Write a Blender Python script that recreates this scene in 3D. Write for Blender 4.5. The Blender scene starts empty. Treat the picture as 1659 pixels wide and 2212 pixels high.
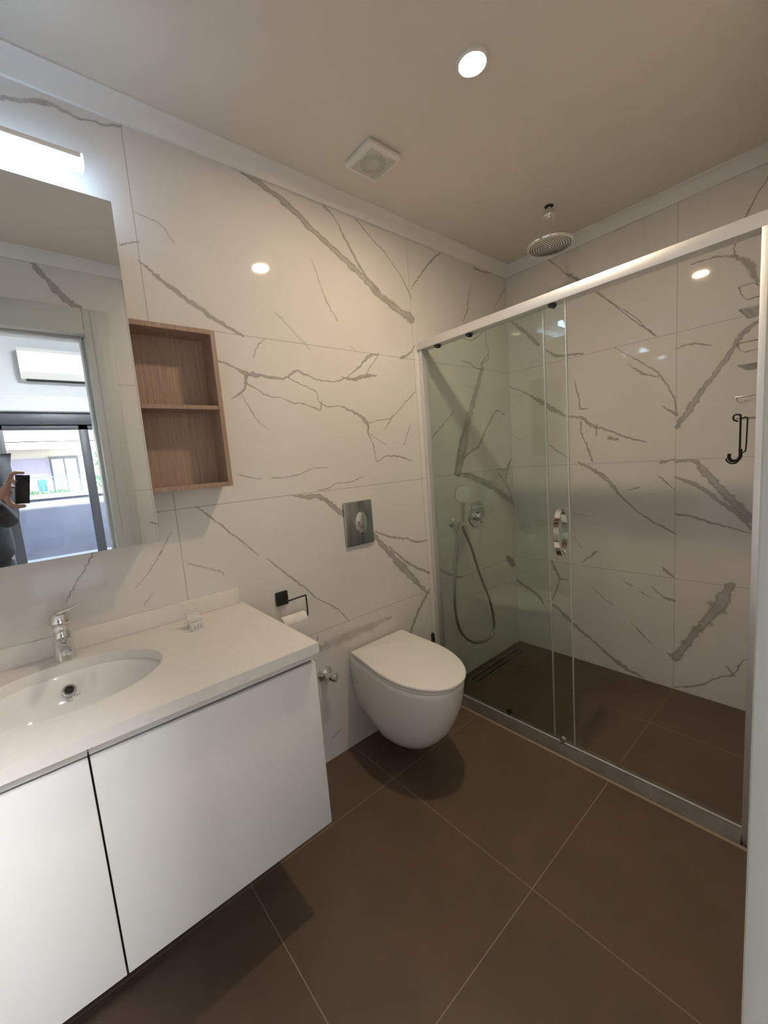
import bpy, bmesh, math, random
from math import sin, cos, pi, radians
from mathutils import Vector, Matrix
random.seed(7)
S = bpy.context.scene
COL = S.collection

# ------------------------------------------------------------------ camera
F_PX = 882.46
cam_d = bpy.data.cameras.new('camera')
cam = bpy.data.objects.new('camera', cam_d); COL.objects.link(cam)
cam_d.sensor_fit = 'VERTICAL'; cam_d.sensor_height = 24.0
cam_d.lens = 24.0 * F_PX / 2212.0
cam_d.clip_start = 0.005; cam_d.clip_end = 200
CAM = Vector((0.5828, -1.4907, 1.3067))
cam.location = CAM
cam.rotation_euler = (1.4466, 0.078, -0.7138)
S.camera = cam
CM = cam.rotation_euler.to_matrix()
C_R, C_U, C_F = CM.col[0].copy(), CM.col[1].copy(), -CM.col[2]

# ------------------------------------------------------------------ world, sun, exposure
W = bpy.data.worlds.new('sky'); S.world = W; W.use_nodes = True
wn = W.node_tree.nodes; wl = W.node_tree.links; wn.clear()
sky = wn.new('ShaderNodeTexSky'); sky.sky_type = 'NISHITA'; sky.sun_disc = False
sky.sun_elevation = radians(42); sky.sun_rotation = radians(20); sky.air_density = 1.0
bg = wn.new('ShaderNodeBackground'); bg.inputs['Strength'].default_value = 0.38
wo = wn.new('ShaderNodeOutputWorld')
wl.new(sky.outputs[0], bg.inputs['Color']); wl.new(bg.outputs[0], wo.inputs['Surface'])
sun_d = bpy.data.lights.new('sun', 'SUN'); sun_d.energy = 5.5; sun_d.angle = radians(0.6); sun_d.color = (1, .95, .88)
sun = bpy.data.objects.new('sun', sun_d); COL.objects.link(sun)
sun.rotation_euler = Vector((-0.35, -0.75, -0.68)).to_track_quat('-Z', 'Y').to_euler()
LAMP_STRENGTH = 165.0
FILL_STRENGTH = 95.0
LED_STRENGTH = 3.6
# sky portal filling the big window opening of the next room
pd = bpy.data.lights.new('window_portal', 'AREA'); pd.shape = 'RECTANGLE'; pd.size = 2.8; pd.size_y = 1.9
pd.cycles.is_portal = True
po = bpy.data.objects.new('window_portal', pd); COL.objects.link(po)
po.location = (0.75, -4.64, 0.95); po.rotation_euler = (radians(90), 0, 0)
S.view_settings.view_transform = 'Standard'; S.view_settings.look = 'None'
S.view_settings.gamma = 1.0; S.view_settings.use_curve_mapping = False
S.view_settings.exposure = 2.1

# ------------------------------------------------------------------ helpers
def mat(name, col, rough=.5, metal=0., spec=.5, emit=None, es=0., coat=0., trans=0.):
    m = bpy.data.materials.new(name); m.use_nodes = True
    b = m.node_tree.nodes['Principled BSDF']
    b.inputs['Base Color'].default_value = (*col, 1); b.inputs['Roughness'].default_value = rough
    b.inputs['Metallic'].default_value = metal; b.inputs['Specular IOR Level'].default_value = spec
    b.inputs['Coat Weight'].default_value = coat; b.inputs['Transmission Weight'].default_value = trans
    if emit: b.inputs['Emission Color'].default_value = (*emit, 1); b.inputs['Emission Strength'].default_value = es
    return m
def nodes(m): return m.node_tree.nodes, m.node_tree.links, m.node_tree.nodes['Principled BSDF']
def math_n(nt, op, a, b=None, c=None, clamp=False):
    n = nt.nodes.new('ShaderNodeMath'); n.operation = op; n.use_clamp = clamp
    for i, v in enumerate((a, b, c)):
        if v is None: continue
        if isinstance(v, (int, float)): n.inputs[i].default_value = v
        else: nt.links.new(v, n.inputs[i])
    return n.outputs[0]
def noisy(m, c1, c2, scale=3., detail=4., rough=None, bump=0., bscale=60.):
    N, Lk, b = nodes(m)
    tc = N.new('ShaderNodeTexCoord'); nz = N.new('ShaderNodeTexNoise'); nz.inputs['Scale'].default_value = scale
    nz.inputs['Detail'].default_value = detail
    Lk.new(tc.outputs['Object'], nz.inputs['Vector'])
    mx = N.new('ShaderNodeMix'); mx.data_type = 'RGBA'
    mx.inputs['A'].default_value = (*c1, 1); mx.inputs['B'].default_value = (*c2, 1)
    cr = N.new('ShaderNodeMapRange'); cr.inputs['From Min'].default_value = .35; cr.inputs['From Max'].default_value = .65
    Lk.new(nz.outputs['Fac'], cr.inputs['Value']); Lk.new(cr.outputs[0], mx.inputs['Factor'])
    Lk.new(mx.outputs['Result'], b.inputs['Base Color'])
    if bump:
        n2 = N.new('ShaderNodeTexNoise'); n2.inputs['Scale'].default_value = bscale
        Lk.new(tc.outputs['Object'], n2.inputs['Vector'])
        bp = N.new('ShaderNodeBump'); bp.inputs['Strength'].default_value = bump; bp.inputs['Distance'].default_value = .002
        Lk.new(n2.outputs['Fac'], bp.inputs['Height']); Lk.new(bp.outputs[0], b.inputs['Normal'])
    return m
def grid_mat(name, axis_a, off_a, per_a, axis_b, off_b, per_b, c1, c2, grout, hw, rough, nscale=1.5, spec=.5):
    m = mat(name, c1, rough, spec=spec); nt = m.node_tree; N, Lk, b = nodes(m)
    tc = N.new('ShaderNodeTexCoord'); sp = N.new('ShaderNodeSeparateXYZ'); Lk.new(tc.outputs['Object'], sp.inputs[0])
    def dist(ax, off, per):
        u = math_n(nt, 'SUBTRACT', sp.outputs[ax], off)
        return math_n(nt, 'PINGPONG', u, per / 2)
    d = math_n(nt, 'MINIMUM', dist(axis_a, off_a, per_a), dist(axis_b, off_b, per_b))
    g = math_n(nt, 'LESS_THAN', d, hw)
    nz = N.new('ShaderNodeTexNoise'); nz.inputs['Scale'].default_value = nscale; nz.inputs['Detail'].default_value = 6
    nz.inputs['Roughness'].default_value = .6
    Lk.new(tc.outputs['Object'], nz.inputs['Vector'])
    cr = N.new('ShaderNodeMapRange'); cr.inputs['From Min'].default_value = .3; cr.inputs['From Max'].default_value = .7
    Lk.new(nz.outputs['Fac'], cr.inputs['Value'])
    mx = N.new('ShaderNodeMix'); mx.data_type = 'RGBA'; mx.inputs['A'].default_value = (*c1, 1); mx.inputs['B'].default_value = (*c2, 1)
    Lk.new(cr.outputs[0], mx.inputs['Factor'])
    m2 = N.new('ShaderNodeMix'); m2.data_type = 'RGBA'; m2.inputs['B'].default_value = (*grout, 1)
    Lk.new(g, m2.inputs['Factor']); Lk.new(mx.outputs['Result'], m2.inputs['A']); Lk.new(m2.outputs['Result'], b.inputs['Base Color'])
    r = math_n(nt, 'MULTIPLY_ADD', g, .5, rough); Lk.new(r, b.inputs['Roughness'])
    return m
def bm_new(): return bmesh.new()
def box(bm, a, b, bev=0., seg=2, mi=0):
    x0, y0, z0 = [min(p, q) for p, q in zip(a, b)]; x1, y1, z1 = [max(p, q) for p, q in zip(a, b)]
    vs = [bm.verts.new(p) for p in ((x0,y0,z0),(x1,y0,z0),(x1,y1,z0),(x0,y1,z0),(x0,y0,z1),(x1,y0,z1),(x1,y1,z1),(x0,y1,z1))]
    fs = [bm.faces.new([vs[i] for i in f]) for f in ((0,3,2,1),(4,5,6,7),(0,1,5,4),(1,2,6,5),(2,3,7,6),(3,0,4,7))]
    for f in fs: f.material_index = mi
    if bev > 0:
        es = list({e for f in fs for e in f.edges})
        r = bmesh.ops.bevel(bm, geom=es, offset=bev, segments=seg, profile=.5, affect='EDGES')
        for f in r['faces']: f.material_index = mi
    return bm
def frame_of(d):
    d = Vector(d).normalized(); a = Vector((0, 0, 1)) if abs(d.z) < .9 else Vector((1, 0, 0))
    u = d.cross(a).normalized(); return u, d.cross(u).normalized(), d
def rings(bm, rs, cap0=True, cap1=True, closed=False):
    """rs: list of rings (lists of points) joined in turn"""
    vr = [[bm.verts.new(p) for p in r] for r in rs]; n = len(vr[0])
    prs = list(zip(vr, vr[1:])) + ([(vr[-1], vr[0])] if closed else [])
    for A, B in prs:
        for i in range(n):
            bm.faces.new((A[i], A[(i+1) % n], B[(i+1) % n], B[i]))
    if not closed:
        if cap0: bm.faces.new(list(reversed(vr[0])))
        if cap1: bm.faces.new(vr[-1])
    return bm
def lathe(bm, o, d, prof, n=32, cap=True):
    """prof: (distance along d, radius)"""
    u, v, w = frame_of(d); o = Vector(o)
    rs = [[o + w * t + (u * cos(2*pi*i/n) + v * sin(2*pi*i/n)) * max(r, 1e-5) for i in range(n)] for t, r in prof]
    return rings(bm, rs, cap, cap)
def cyl(bm, a, b, r, n=24, r2=None):
    a, b = Vector(a), Vector(b); L = (b - a).length
    return lathe(bm, a, b - a, [(0, r), (L, r if r2 is None else r2)], n)
def cat(pts, k=6):
    P = [Vector(p) for p in pts]; out = []
    for i in range(len(P) - 1):
        p0 = P[max(i-1, 0)]; p1 = P[i]; p2 = P[i+1]; p3 = P[min(i+2, len(P)-1)]
        for j in range(k):
            t = j / k
            out.append(.5 * ((2*p1) + (p2-p0)*t + (2*p0-5*p1+4*p2-p3)*t*t + (-p0+3*p1-3*p2+p3)*t**3))
    out.append(P[-1]); return out
def tube(bm, pts, r, n=10, closed=False, rf=None):
    P = [Vector(p) for p in pts]; N_ = len(P); rs = []; u = None
    for i, p in enumerate(P):
        if closed: t = (P[(i+1) % N_] - P[i-1]).normalized()
        else: t = (P[min(i+1, N_-1)] - P[max(i-1, 0)]).normalized()
        if u is None: u, _, _ = frame_of(t)
        u = (u - t * u.dot(t)).normalized(); v = t.cross(u)
        rr = rf(i / (N_-1)) if rf else r
        rs.append([p + (u * cos(2*pi*k/n) + v * sin(2*pi*k/n)) * rr for k in range(n)])
    return rings(bm, rs, closed=closed)
def prism(bm, poly, vec):
    vec = Vector(vec); A = [bm.verts.new(p) for p in poly]; B = [bm.verts.new(Vector(p) + vec) for p in poly]; n = len(A)
    bm.faces.new(list(reversed(A))); bm.faces.new(B)
    for i in range(n): bm.faces.new((A[i], A[(i+1) % n], B[(i+1) % n], B[i]))
    return bm
def obj(name, bm, m, parent=None, smooth=False, angle=35, loc=None):
    bmesh.ops.recalc_face_normals(bm, faces=bm.faces)
    me = bpy.data.meshes.new(name); bm.to_mesh(me); bm.free()
    for x in (m if isinstance(m, (list, tuple)) else [m]): me.materials.append(x)
    if smooth:
        for p in me.polygons: p.use_smooth = True
        me.set_sharp_from_angle(angle=radians(angle))
    o = bpy.data.objects.new(name, me); COL.objects.link(o)
    if parent:
        o.parent = parent
        # meshes are written in world coordinates; only the empties are offset
        if parent.type == 'EMPTY': o.matrix_parent_inverse = parent.matrix_basis.inverted()
    return o
def thing(name, label, cat_, loc, group=None):
    o = bpy.data.objects.new(name, None); COL.objects.link(o); o.location = loc
    o.empty_display_size = .05
    o['label'] = label; o['category'] = cat_
    if group: o['group'] = group
    return o
def tag(o, label, cat_, group=None):
    o['label'] = label; o['category'] = cat_
    if group: o['group'] = group
    return o
def struct(name, bm, m, **k):
    o = obj(name, bm, m, **k); o['kind'] = 'structure'; return o
def add_box(name, a, b, m, parent=None, bev=0., seg=2, smooth=None):
    return obj(name, box(bm_new(), a, b, bev, seg), m, parent, smooth=bool(bev) if smooth is None else smooth)
# ------------------------------------------------------------------ materials
TILE_C1, TILE_C2, GROUT = (.80, .785, .765), (.735, .715, .69), (.42, .40, .375)
m_tile_back = grid_mat('marble_tile_back', 0, .936, 1.19, 2, 0, .6, TILE_C1, TILE_C2, GROUT, .0013, .045, 1.3)
m_tile_right = grid_mat('marble_tile_right', 1, -.897, 1.19, 2, 0, .6, TILE_C1, TILE_C2, GROUT, .0013, .045, 1.3)
m_tile_front = grid_mat('marble_tile_front', 0, 1.12, 1.19, 2, 0, .6, TILE_C1, TILE_C2, GROUT, .0013, .05, 1.3)
m_floor = grid_mat('brown_porcelain_floor', 0, .935, .6135, 1, -.281, .6205, (.150, .104, .076), (.118, .080, .057), (.34, .26, .20), .0013, .42, 4., .35)
m_vein = mat('marble_vein', (.3, .3, .3), .05)
def build_vein():
    nt = m_vein.node_tree; N, Lk, b = nodes(m_vein)
    uv = N.new('ShaderNodeUVMap'); uv.uv_map = 'vein'; sp = N.new('ShaderNodeSeparateXYZ'); Lk.new(uv.outputs[0], sp.inputs[0])
    tc = N.new('ShaderNodeTexCoord')
    n1 = N.new('ShaderNodeTexNoise'); n1.inputs['Scale'].default_value = 38; n1.inputs['Detail'].default_value = 5
    n2 = N.new('ShaderNodeTexNoise'); n2.inputs['Scale'].default_value = 9; n2.inputs['Detail'].default_value = 3
    n3 = N.new('ShaderNodeTexNoise'); n3.inputs['Scale'].default_value = 120; n3.inputs['Detail'].default_value = 3
    for n in (n1, n2, n3): Lk.new(tc.outputs['Object'], n.inputs['Vector'])
    av = math_n(nt, 'ABSOLUTE', sp.outputs[1])
    edge = math_n(nt, 'SUBTRACT', 1.30, av)
    nn = math_n(nt, 'MULTIPLY', n1.outputs['Fac'], 1.1)
    a = math_n(nt, 'MULTIPLY', math_n(nt, 'SUBTRACT', edge, nn), 2.1, clamp=True)
    inner = math_n(nt, 'MULTIPLY', math_n(nt, 'SUBTRACT', math_n(nt, 'ADD', .78, math_n(nt, 'MULTIPLY', n1.outputs['Fac'], .3)), av), 3.0, clamp=True)
    # paler towards the middle, darker rims and streaks as in the stone print
    st = math_n(nt, 'MULTIPLY', n3.outputs['Fac'], .5)
    k = math_n(nt, 'ADD', math_n(nt, 'MULTIPLY', inner, .55), st, clamp=True)
    wide = sp.outputs[2] if False else None
    mx = N.new('ShaderNodeMix'); mx.data_type = 'RGBA'
    mx.inputs['A'].default_value = (.33, .31, .29, 1); mx.inputs['B'].default_value = (.54, .515, .49, 1)
    Lk.new(k, mx.inputs['Factor']); Lk.new(mx.outputs['Result'], b.inputs['Base Color'])
    var = math_n(nt, 'MULTIPLY_ADD', n2.outputs['Fac'], 1.3, .25, clamp=True)
    al = math_n(nt, 'MULTIPLY', math_n(nt, 'MULTIPLY', a, sp.outputs[0]), var)
    Lk.new(al, b.inputs['Alpha'])
build_vein()
m_paint = noisy(mat('white_paint', (.78, .76, .73), .8), (.80, .755, .70), (.77, .725, .67), 2., bump=.05, bscale=200)
m_cornice = mat('cornice_plaster', (.86, .855, .84), .7)
m_white_lac = noisy(mat('white_lacquer', (.83, .83, .82), .32), (.84, .84, .83), (.82, .82, .81), 1.)
m_counter = noisy(mat('white_solid_surface', (.80, .78, .75), .38), (.815, .79, .755), (.79, .765, .73), 60.)
m_ceramic = mat('white_ceramic', (.86, .855, .84), .07, coat=.3)
m_chrome = mat('chrome', (.80, .81, .82), .06, 1.)
m_alu = noisy(mat('satin_aluminium', (.78, .79, .81), .42, .75), (.79, .80, .82), (.76, .77, .79), 4.)
m_sill = noisy(mat('sill_aluminium', (.36, .33, .30), .42, .35), (.19, .165, .145), (.145, .125, .108), 14.)
m_black = mat('matt_black_metal', (.012, .012, .013), .35)
m_plast = mat('white_plastic', (.80, .79, .76), .35)
m_clear = mat('clear_plastic', (.93, .94, .93), .18, trans=.30)
m_paper = noisy(mat('tissue_paper', (.9, .88, .85), .95), (.92, .90, .87), (.86, .84, .81), 40., bump=.3, bscale=180)
m_mirror = mat('mirror_silver', (.86, .90, .91), .0, 1.)
m_dark = mat('dark_gap', (.02, .02, .02), .7)
m_rubber = mat('black_rubber', (.02, .02, .02), .6)
m_steel = mat('stainless_steel', (.55, .55, .54), .25, 1.)
m_silic = mat('old_silicone', (.30, .22, .14), .5)
def wood_mat():
    m = mat('oak_veneer', (.4, .25, .16), .55); nt = m.node_tree; N, Lk, b = nodes(m)
    tc = N.new('ShaderNodeTexCoord'); mp = N.new('ShaderNodeMapping'); mp.inputs['Scale'].default_value = (70, 70, 3.2)
    Lk.new(tc.outputs['Object'], mp.inputs['Vector'])
    nz = N.new('ShaderNodeTexNoise'); nz.inputs['Scale'].default_value = 2.2; nz.inputs['Detail'].default_value = 6; nz.inputs['Roughness'].default_value = .6
    Lk.new(mp.outputs[0], nz.inputs['Vector'])
    mx = N.new('ShaderNodeMix'); mx.data_type = 'RGBA'; mx.inputs['A'].default_value = (.30, .20, .15, 1); mx.inputs['B'].default_value = (.45, .325, .25, 1)
    cr = N.new('ShaderNodeMapRange'); cr.inputs['From Min'].default_value = .3; cr.inputs['From Max'].default_value = .7
    Lk.new(nz.outputs['Fac'], cr.inputs['Value']); Lk.new(cr.outputs[0], mx.inputs['Factor'])
    Lk.new(mx.outputs['Result'], b.inputs['Base Color']); return m
m_oak = wood_mat()
def glass_mat(name, tint, extra=0.0):
    m = bpy.data.materials.new(name); m.use_nodes = True; nt = m.node_tree; N = nt.nodes; Lk = nt.links; N.clear()
    g = N.new('ShaderNodeNewGeometry'); vm = N.new('ShaderNodeVectorMath'); vm.operation = 'DOT_PRODUCT'
    Lk.new(g.outputs['Incoming'], vm.inputs[0]); Lk.new(g.outputs['Normal'], vm.inputs[1])
    c = math_n(nt, 'ABSOLUTE', vm.outputs['Value']); o_ = math_n(nt, 'SUBTRACT', 1., c); p = math_n(nt, 'POWER', o_, 5.)
    f = math_n(nt, 'MULTIPLY_ADD', p, .9, .035 + extra, clamp=True)
    tr = N.new('ShaderNodeBsdfTransparent'); tr.inputs[0].default_value = (*tint, 1)
    gl = N.new('ShaderNodeBsdfGlossy'); gl.inputs['Roughness'].default_value = .0; gl.inputs['Color'].default_value = (.95, 1, .97, 1)
    ms = N.new('ShaderNodeMixShader'); out = N.new('ShaderNodeOutputMaterial')
    Lk.new(f, ms.inputs[0]); Lk.new(tr.outputs[0], ms.inputs[1]); Lk.new(gl.outputs[0], ms.inputs[2]); Lk.new(ms.outputs[0], out.inputs[0])
    return m
m_glass = glass_mat('green_tinted_glass', (.932, .963, .945))
m_glass_edge = mat('glass_edge', (.45, .55, .50), .1, spec=.8)
m_winglass = glass_mat('window_glass', (.97, .98, .98))

# ------------------------------------------------------------------ room shell
XB, ZC, YC, YS = 2.986, 2.42, -1.47, -1.338     # right wall, ceiling, front wall, shower side wall
VEINS = [
('A',1.0,[(1.305,2.371,0.008),(1.444,2.333,0.016),(1.608,2.247,0.016),(1.775,2.161,0.02),(1.94,2.067,0.024),(2.127,1.994,0.027)]),
('A',0.8,[(1.645,2.372,0.004),(1.709,2.329,0.0035),(1.76,2.252,0.008),(1.838,2.147,0.008),(1.915,2.099,0.005)]),
('A',0.9,[(1.82,2.364,0.0025),(1.896,2.313,0.003),(1.975,2.268,0.003),(2.062,2.196,0.003),(2.131,2.104,0.0045)]),
('A',0.7,[(0.939,1.976,0.004),(0.98,1.945,0.01),(1.057,1.893,0.011),(1.126,1.853,0.011),(1.234,1.8,0.006)]),
('A',0.4,[(0.952,2.122,0.0015),(1.008,2.108,0.003),(1.041,2.069,0.003)]),
('A',0.5,[(0.662,2.311,0.006),(0.76,2.342,0.01),(0.842,2.338,0.005),(0.929,2.358,0.006)]),
('A',0.6,[(1.573,2.132,0.002),(1.598,2.057,0.002),(1.624,1.989,0.004),(1.668,1.922,0.003)]),
('A',0.5,[(0.895,2.019,0.003),(0.934,2.037,0.0025)]),
('A',0.25,[(1.392,1.896,0.005),(1.512,1.79,0.005)]),
('A',0.9,[(1.142,1.701,0.0036),(1.199,1.68,0.0051),(1.241,1.663,0.013),(1.293,1.661,0.0101),(1.39,1.658,0.0051),(1.445,1.691,0.0065),(1.489,1.678,0.0051),(1.543,1.664,0.0036),(1.618,1.66,0.0036),(1.691,1.682,0.0043),(1.771,1.735,0.0065),(1.835,1.788,0.0094),(1.886,1.802,0.0029)]),
('A',0.9,[(1.673,1.681,0.0036),(1.736,1.676,0.0094),(1.805,1.698,0.0108),(1.861,1.704,0.0051)]),
('A',0.7,[(1.805,1.698,0.0022),(1.829,1.733,0.0022),(1.885,1.791,0.0022)]),
('A',0.8,[(1.24,1.654,0.0087),(1.226,1.617,0.0065),(1.207,1.592,0.0051),(1.18,1.575,0.0029)]),
('A',0.6,[(1.213,1.586,0.0009),(1.238,1.533,0.0025),(1.265,1.49,0.0022),(1.296,1.465,0.0014)]),
('A',1,[(1.237,1.627,0.0029),(1.273,1.609,0.0029),(1.317,1.585,0.0036),(1.366,1.583,0.0013),(1.415,1.566,0.0029),(1.476,1.561,0.0029),(1.537,1.539,0.0043),(1.55,1.567,0.0029)]),
('A',0.8,[(1.412,1.66,0.0022),(1.469,1.637,0.0029),(1.529,1.614,0.0029),(1.541,1.573,0.0029),(1.58,1.554,0.0029),(1.641,1.559,0.0029),(1.694,1.542,0.0065),(1.747,1.519,0.0101),(1.792,1.48,0.0119),(1.792,1.43,0.0036),(1.817,1.383,0.0043),(1.822,1.336,0.0022),(1.835,1.308,0.0022),(1.89,1.329,0.0029),(1.988,1.32,0.0054),(2.051,1.299,0.0029)]),
('A',0.9,[(1.803,1.487,0.0025),(1.865,1.499,0.0025),(1.941,1.511,0.0029),(2.025,1.573,0.0025),(2.114,1.638,0.0033)]),
('A',0.9,[(1.946,1.514,0.0033),(1.903,1.464,0.0027)]),
('A',0.6,[(1.792,1.438,0.0018),(1.89,1.385,0.0022)]),
('A',0.5,[(2.061,1.467,0.0033),(2.018,1.385,0.0043)]),
('A',0.7,[(1.17,1.297,0.0018),(1.201,1.287,0.0022),(1.239,1.277,0.0018)]),
('A',0.7,[(1.301,1.275,0.0022),(1.366,1.274,0.0022),(1.42,1.282,0.0022),(1.477,1.298,0.0014),(1.543,1.299,0.0011)]),
('A',0.6,[(1.499,1.205,0.0025),(1.55,1.21,0.0025),(1.587,1.225,0.0018),(1.659,1.225,0.0022),(1.737,1.241,0.0014)]),
('A',0.9,[(1.379,1.197,0.0029),(1.432,1.184,0.0108),(1.496,1.18,0.0145),(1.551,1.139,0.0166),(1.608,1.092,0.0181),(1.686,1.039,0.0271),(1.768,0.969,0.0188),(1.843,0.881,0.0188),(1.944,0.766,0.0271),(2.032,0.669,0.0195),(2.113,0.587,0.0072)]),
('A',0.9,[(1.79,0.978,0.0043),(1.882,0.933,0.0065),(1.971,0.912,0.0051),(2.052,0.879,0.0058),(2.127,0.872,0.0029)]),
('A',0.8,[(1.866,0.885,0.0051),(1.993,0.772,0.0087),(2.124,0.696,0.0087)]),
('A',0.8,[(1.01,1.195,0.0018),(1.045,1.158,0.0036),(1.113,1.086,0.004),(1.198,0.994,0.0022)]),
('A',0.8,[(1.242,0.96,0.0022),(1.306,0.89,0.0043),(1.374,0.82,0.0051),(1.446,0.742,0.0033),(1.526,0.68,0.0033),(1.586,0.602,0.0025)]),
('A',0.4,[(0.958,1.007,0.0025),(0.995,0.99,0.0036),(1.049,0.962,0.0051),(1.065,0.943,0.0029)]),
('A',0.85,[(2.121,0.594,0.0094),(2.057,0.538,0.0123),(1.999,0.464,0.0108),(1.963,0.412,0.013)]),
('A',0.5,[(1.322,1.795,0.0018),(1.293,1.767,0.0029),(1.275,1.732,0.0025)]),
('A',0.4,[(1.733,1.818,0.0025),(1.75,1.806,0.0022)]),
('A',0.8,[(2.133,1.864,0.0051),(2.09,1.823,0.0051),(2.036,1.8,0.0098)]),
('A',0.5,[(0.908,1.12,0.0009),(0.868,1.057,0.0037),(0.83,1.008,0.0011),(0.796,0.975,0.0018)]),
('A',0.6,[(0.695,1.1,0.0023),(0.669,1.06,0.0027),(0.638,1.016,0.0027),(0.618,0.983,0.0021)]),
('A',0.5,[(0.833,0.936,0.0007),(0.812,0.914,0.0023)]),
('A',0.9,[(2.7,1.802,0.0169),(2.618,1.647,0.0254),(2.515,1.447,0.0296),(2.42,1.211,0.0268)]),
('A',0.9,[(2.921,1.531,0.0023),(2.828,1.561,0.0056),(2.729,1.471,0.0085),(2.632,1.356,0.0085),(2.545,1.321,0.0066),(2.482,1.287,0.0056)]),
('A',0.6,[(2.766,1.933,0.0023),(2.765,1.87,0.0042),(2.691,1.823,0.0028)]),
('A',0.7,[(2.501,1.961,0.0023),(2.619,1.956,0.0033),(2.752,2.041,0.0023)]),
('A',0.6,[(2.518,1.828,0.0023),(2.577,1.825,0.0038),(2.631,1.802,0.0042),(2.7,1.802,0.0035)]),
('A',0.85,[(2.444,1.199,0.0099),(2.615,1.15,0.0169),(2.768,1.082,0.0183),(2.962,0.975,0.0183)]),
('A',0.8,[(2.977,1.26,0.0042),(2.909,1.197,0.0049),(2.804,1.191,0.0042),(2.913,1.081,0.0049),(2.981,0.944,0.0035)]),
('A',0.6,[(2.235,1.416,0.0028),(2.31,1.472,0.0023),(2.407,1.543,0.0019)]),
('A',0.9,[(2.37,2.362,0.0038),(2.291,2.301,0.0056),(2.232,2.242,0.0052),(2.191,2.198,0.0038),(2.145,2.147,0.0034)]),
('A',0.9,[(2.626,2.252,0.0016),(2.591,2.16,0.0047),(2.585,2.12,0.0061),(2.543,2.054,0.0031)]),
('A',0.8,[(2.97,2.301,0.0033),(2.889,2.222,0.0025),(2.846,2.164,0.0022)]),
('A',0.6,[(2.676,2.373,0.0033),(2.675,2.353,0.0056),(2.81,2.363,0.0031)]),
('A',0.7,[(2.746,2.016,0.0033),(2.751,1.942,0.0042),(2.766,1.901,0.0028),(2.688,1.831,0.0042)]),
('A',0.6,[(2.88,0.614,0.0169),(2.953,0.553,0.0183)]),
('A',0.5,[(2.203,0.699,0.0038),(2.29,0.647,0.0056),(2.403,0.6,0.0056)]),
('A',0.35,[(1.424,0.529,0.022),(1.598,0.532,0.039),(1.826,0.536,0.014)]),
('A',0.5,[(1.421,0.585,0.003),(1.406,0.536,0.006)]),
('A',0.4,[(1.487,0.117,0.004),(1.447,0.1,0.005)]),
('A',0.5,[(2.946,1.231,0.009),(2.902,1.144,0.012)]),
('B',1,[(0.001,1.717,0.0049),(-0.104,1.658,0.0047),(-0.189,1.602,0.0099),(-0.296,1.525,0.0155),(-0.36,1.483,0.0056),(-0.447,1.461,0.0099),(-0.505,1.412,0.0113),(-0.584,1.379,0.0066),(-0.67,1.336,0.0056),(-0.761,1.3,0.0042)]),
('B',0.7,[(-0.446,1.431,0.007),(-0.447,1.37,0.0049),(-0.48,1.294,0.0056),(-0.502,1.219,0.0049)]),
('B',0.7,[(-0.528,1.409,0.0049),(-0.528,1.362,0.0049)]),
('B',0.7,[(-0.595,1.334,0.0127),(-0.633,1.326,0.0099)]),
('B',0.7,[(-0.414,1.665,0.0028),(-0.436,1.565,0.0049),(-0.442,1.516,0.0056),(-0.477,1.508,0.0033)]),
('B',0.8,[(-0.631,1.794,0.0023),(-0.712,1.728,0.0038),(-0.771,1.675,0.0038),(-0.827,1.622,0.0056),(-0.882,1.513,0.0066),(-0.896,1.444,0.0056)]),
('B',0.8,[(-0.692,1.698,0.0023),(-0.752,1.645,0.007),(-0.818,1.613,0.0028)]),
('B',0.7,[(-0.516,2.13,0.0023),(-0.622,2.018,0.0028),(-0.723,1.918,0.0033),(-0.771,1.857,0.0028),(-0.808,1.811,0.0023)]),
('B',0.95,[(-1.191,1.772,0.0061),(-1.133,1.723,0.0169),(-1.091,1.651,0.0131),(-1.039,1.573,0.0141),(-0.988,1.505,0.0169),(-0.948,1.432,0.0207),(-0.901,1.361,0.016)]),
('B',0.8,[(-0.846,1.462,0.0038),(-0.897,1.42,0.0094)]),
('B',0.6,[(-0.898,1.727,0.0038),(-0.948,1.734,0.0056),(-1.017,1.712,0.0038)]),
('B',1,[(-0.43,1.208,0.007),(-0.502,1.17,0.0122),(-0.582,1.105,0.0169),(-0.636,1.035,0.0075),(-0.711,0.954,0.0047),(-0.801,0.887,0.0047),(-0.892,0.837,0.0038)]),
('B',0.95,[(-0.902,1.193,0.007),(-0.972,1.189,0.0113),(-1.027,1.12,0.0235),(-1.104,1.019,0.0254),(-1.166,0.941,0.0263),(-1.211,0.885,0.0263)]),
('B',0.8,[(-0.903,1.113,0.0066),(-0.982,1.075,0.0155),(-1.057,1.013,0.0131),(-1.136,0.94,0.0141),(-1.197,0.865,0.0099)]),
('B',0.9,[(-0.905,0.929,0.007),(-0.958,0.926,0.0056),(-1.034,0.899,0.007),(-1.122,0.874,0.0038),(-1.197,0.855,0.0028)]),
('B',0.8,[(-0.829,1.12,0.0028),(-0.858,1.092,0.0038),(-0.89,1.059,0.0019)]),
('B',0.5,[(-0.838,1.191,0.0113),(-0.889,1.204,0.0047)]),
('B',0.5,[(-0.69,1.053,0.0023),(-0.731,1.065,0.0042)]),
('B',0.8,[(-0.25,0.595,0.0127),(-0.283,0.53,0.0127),(-0.303,0.499,0.0085),(-0.348,0.497,0.0028)]),
('B',0.8,[(-0.299,0.498,0.0049),(-0.278,0.431,0.0056),(-0.247,0.353,0.0042)]),
('B',1,[(-0.221,0.333,0.0042),(-0.291,0.292,0.0127),(-0.372,0.224,0.0141),(-0.487,0.148,0.0099),(-0.595,0.073,0.0169),(-0.675,0.034,0.0131),(-0.752,0.01,0.0085)]),
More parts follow.
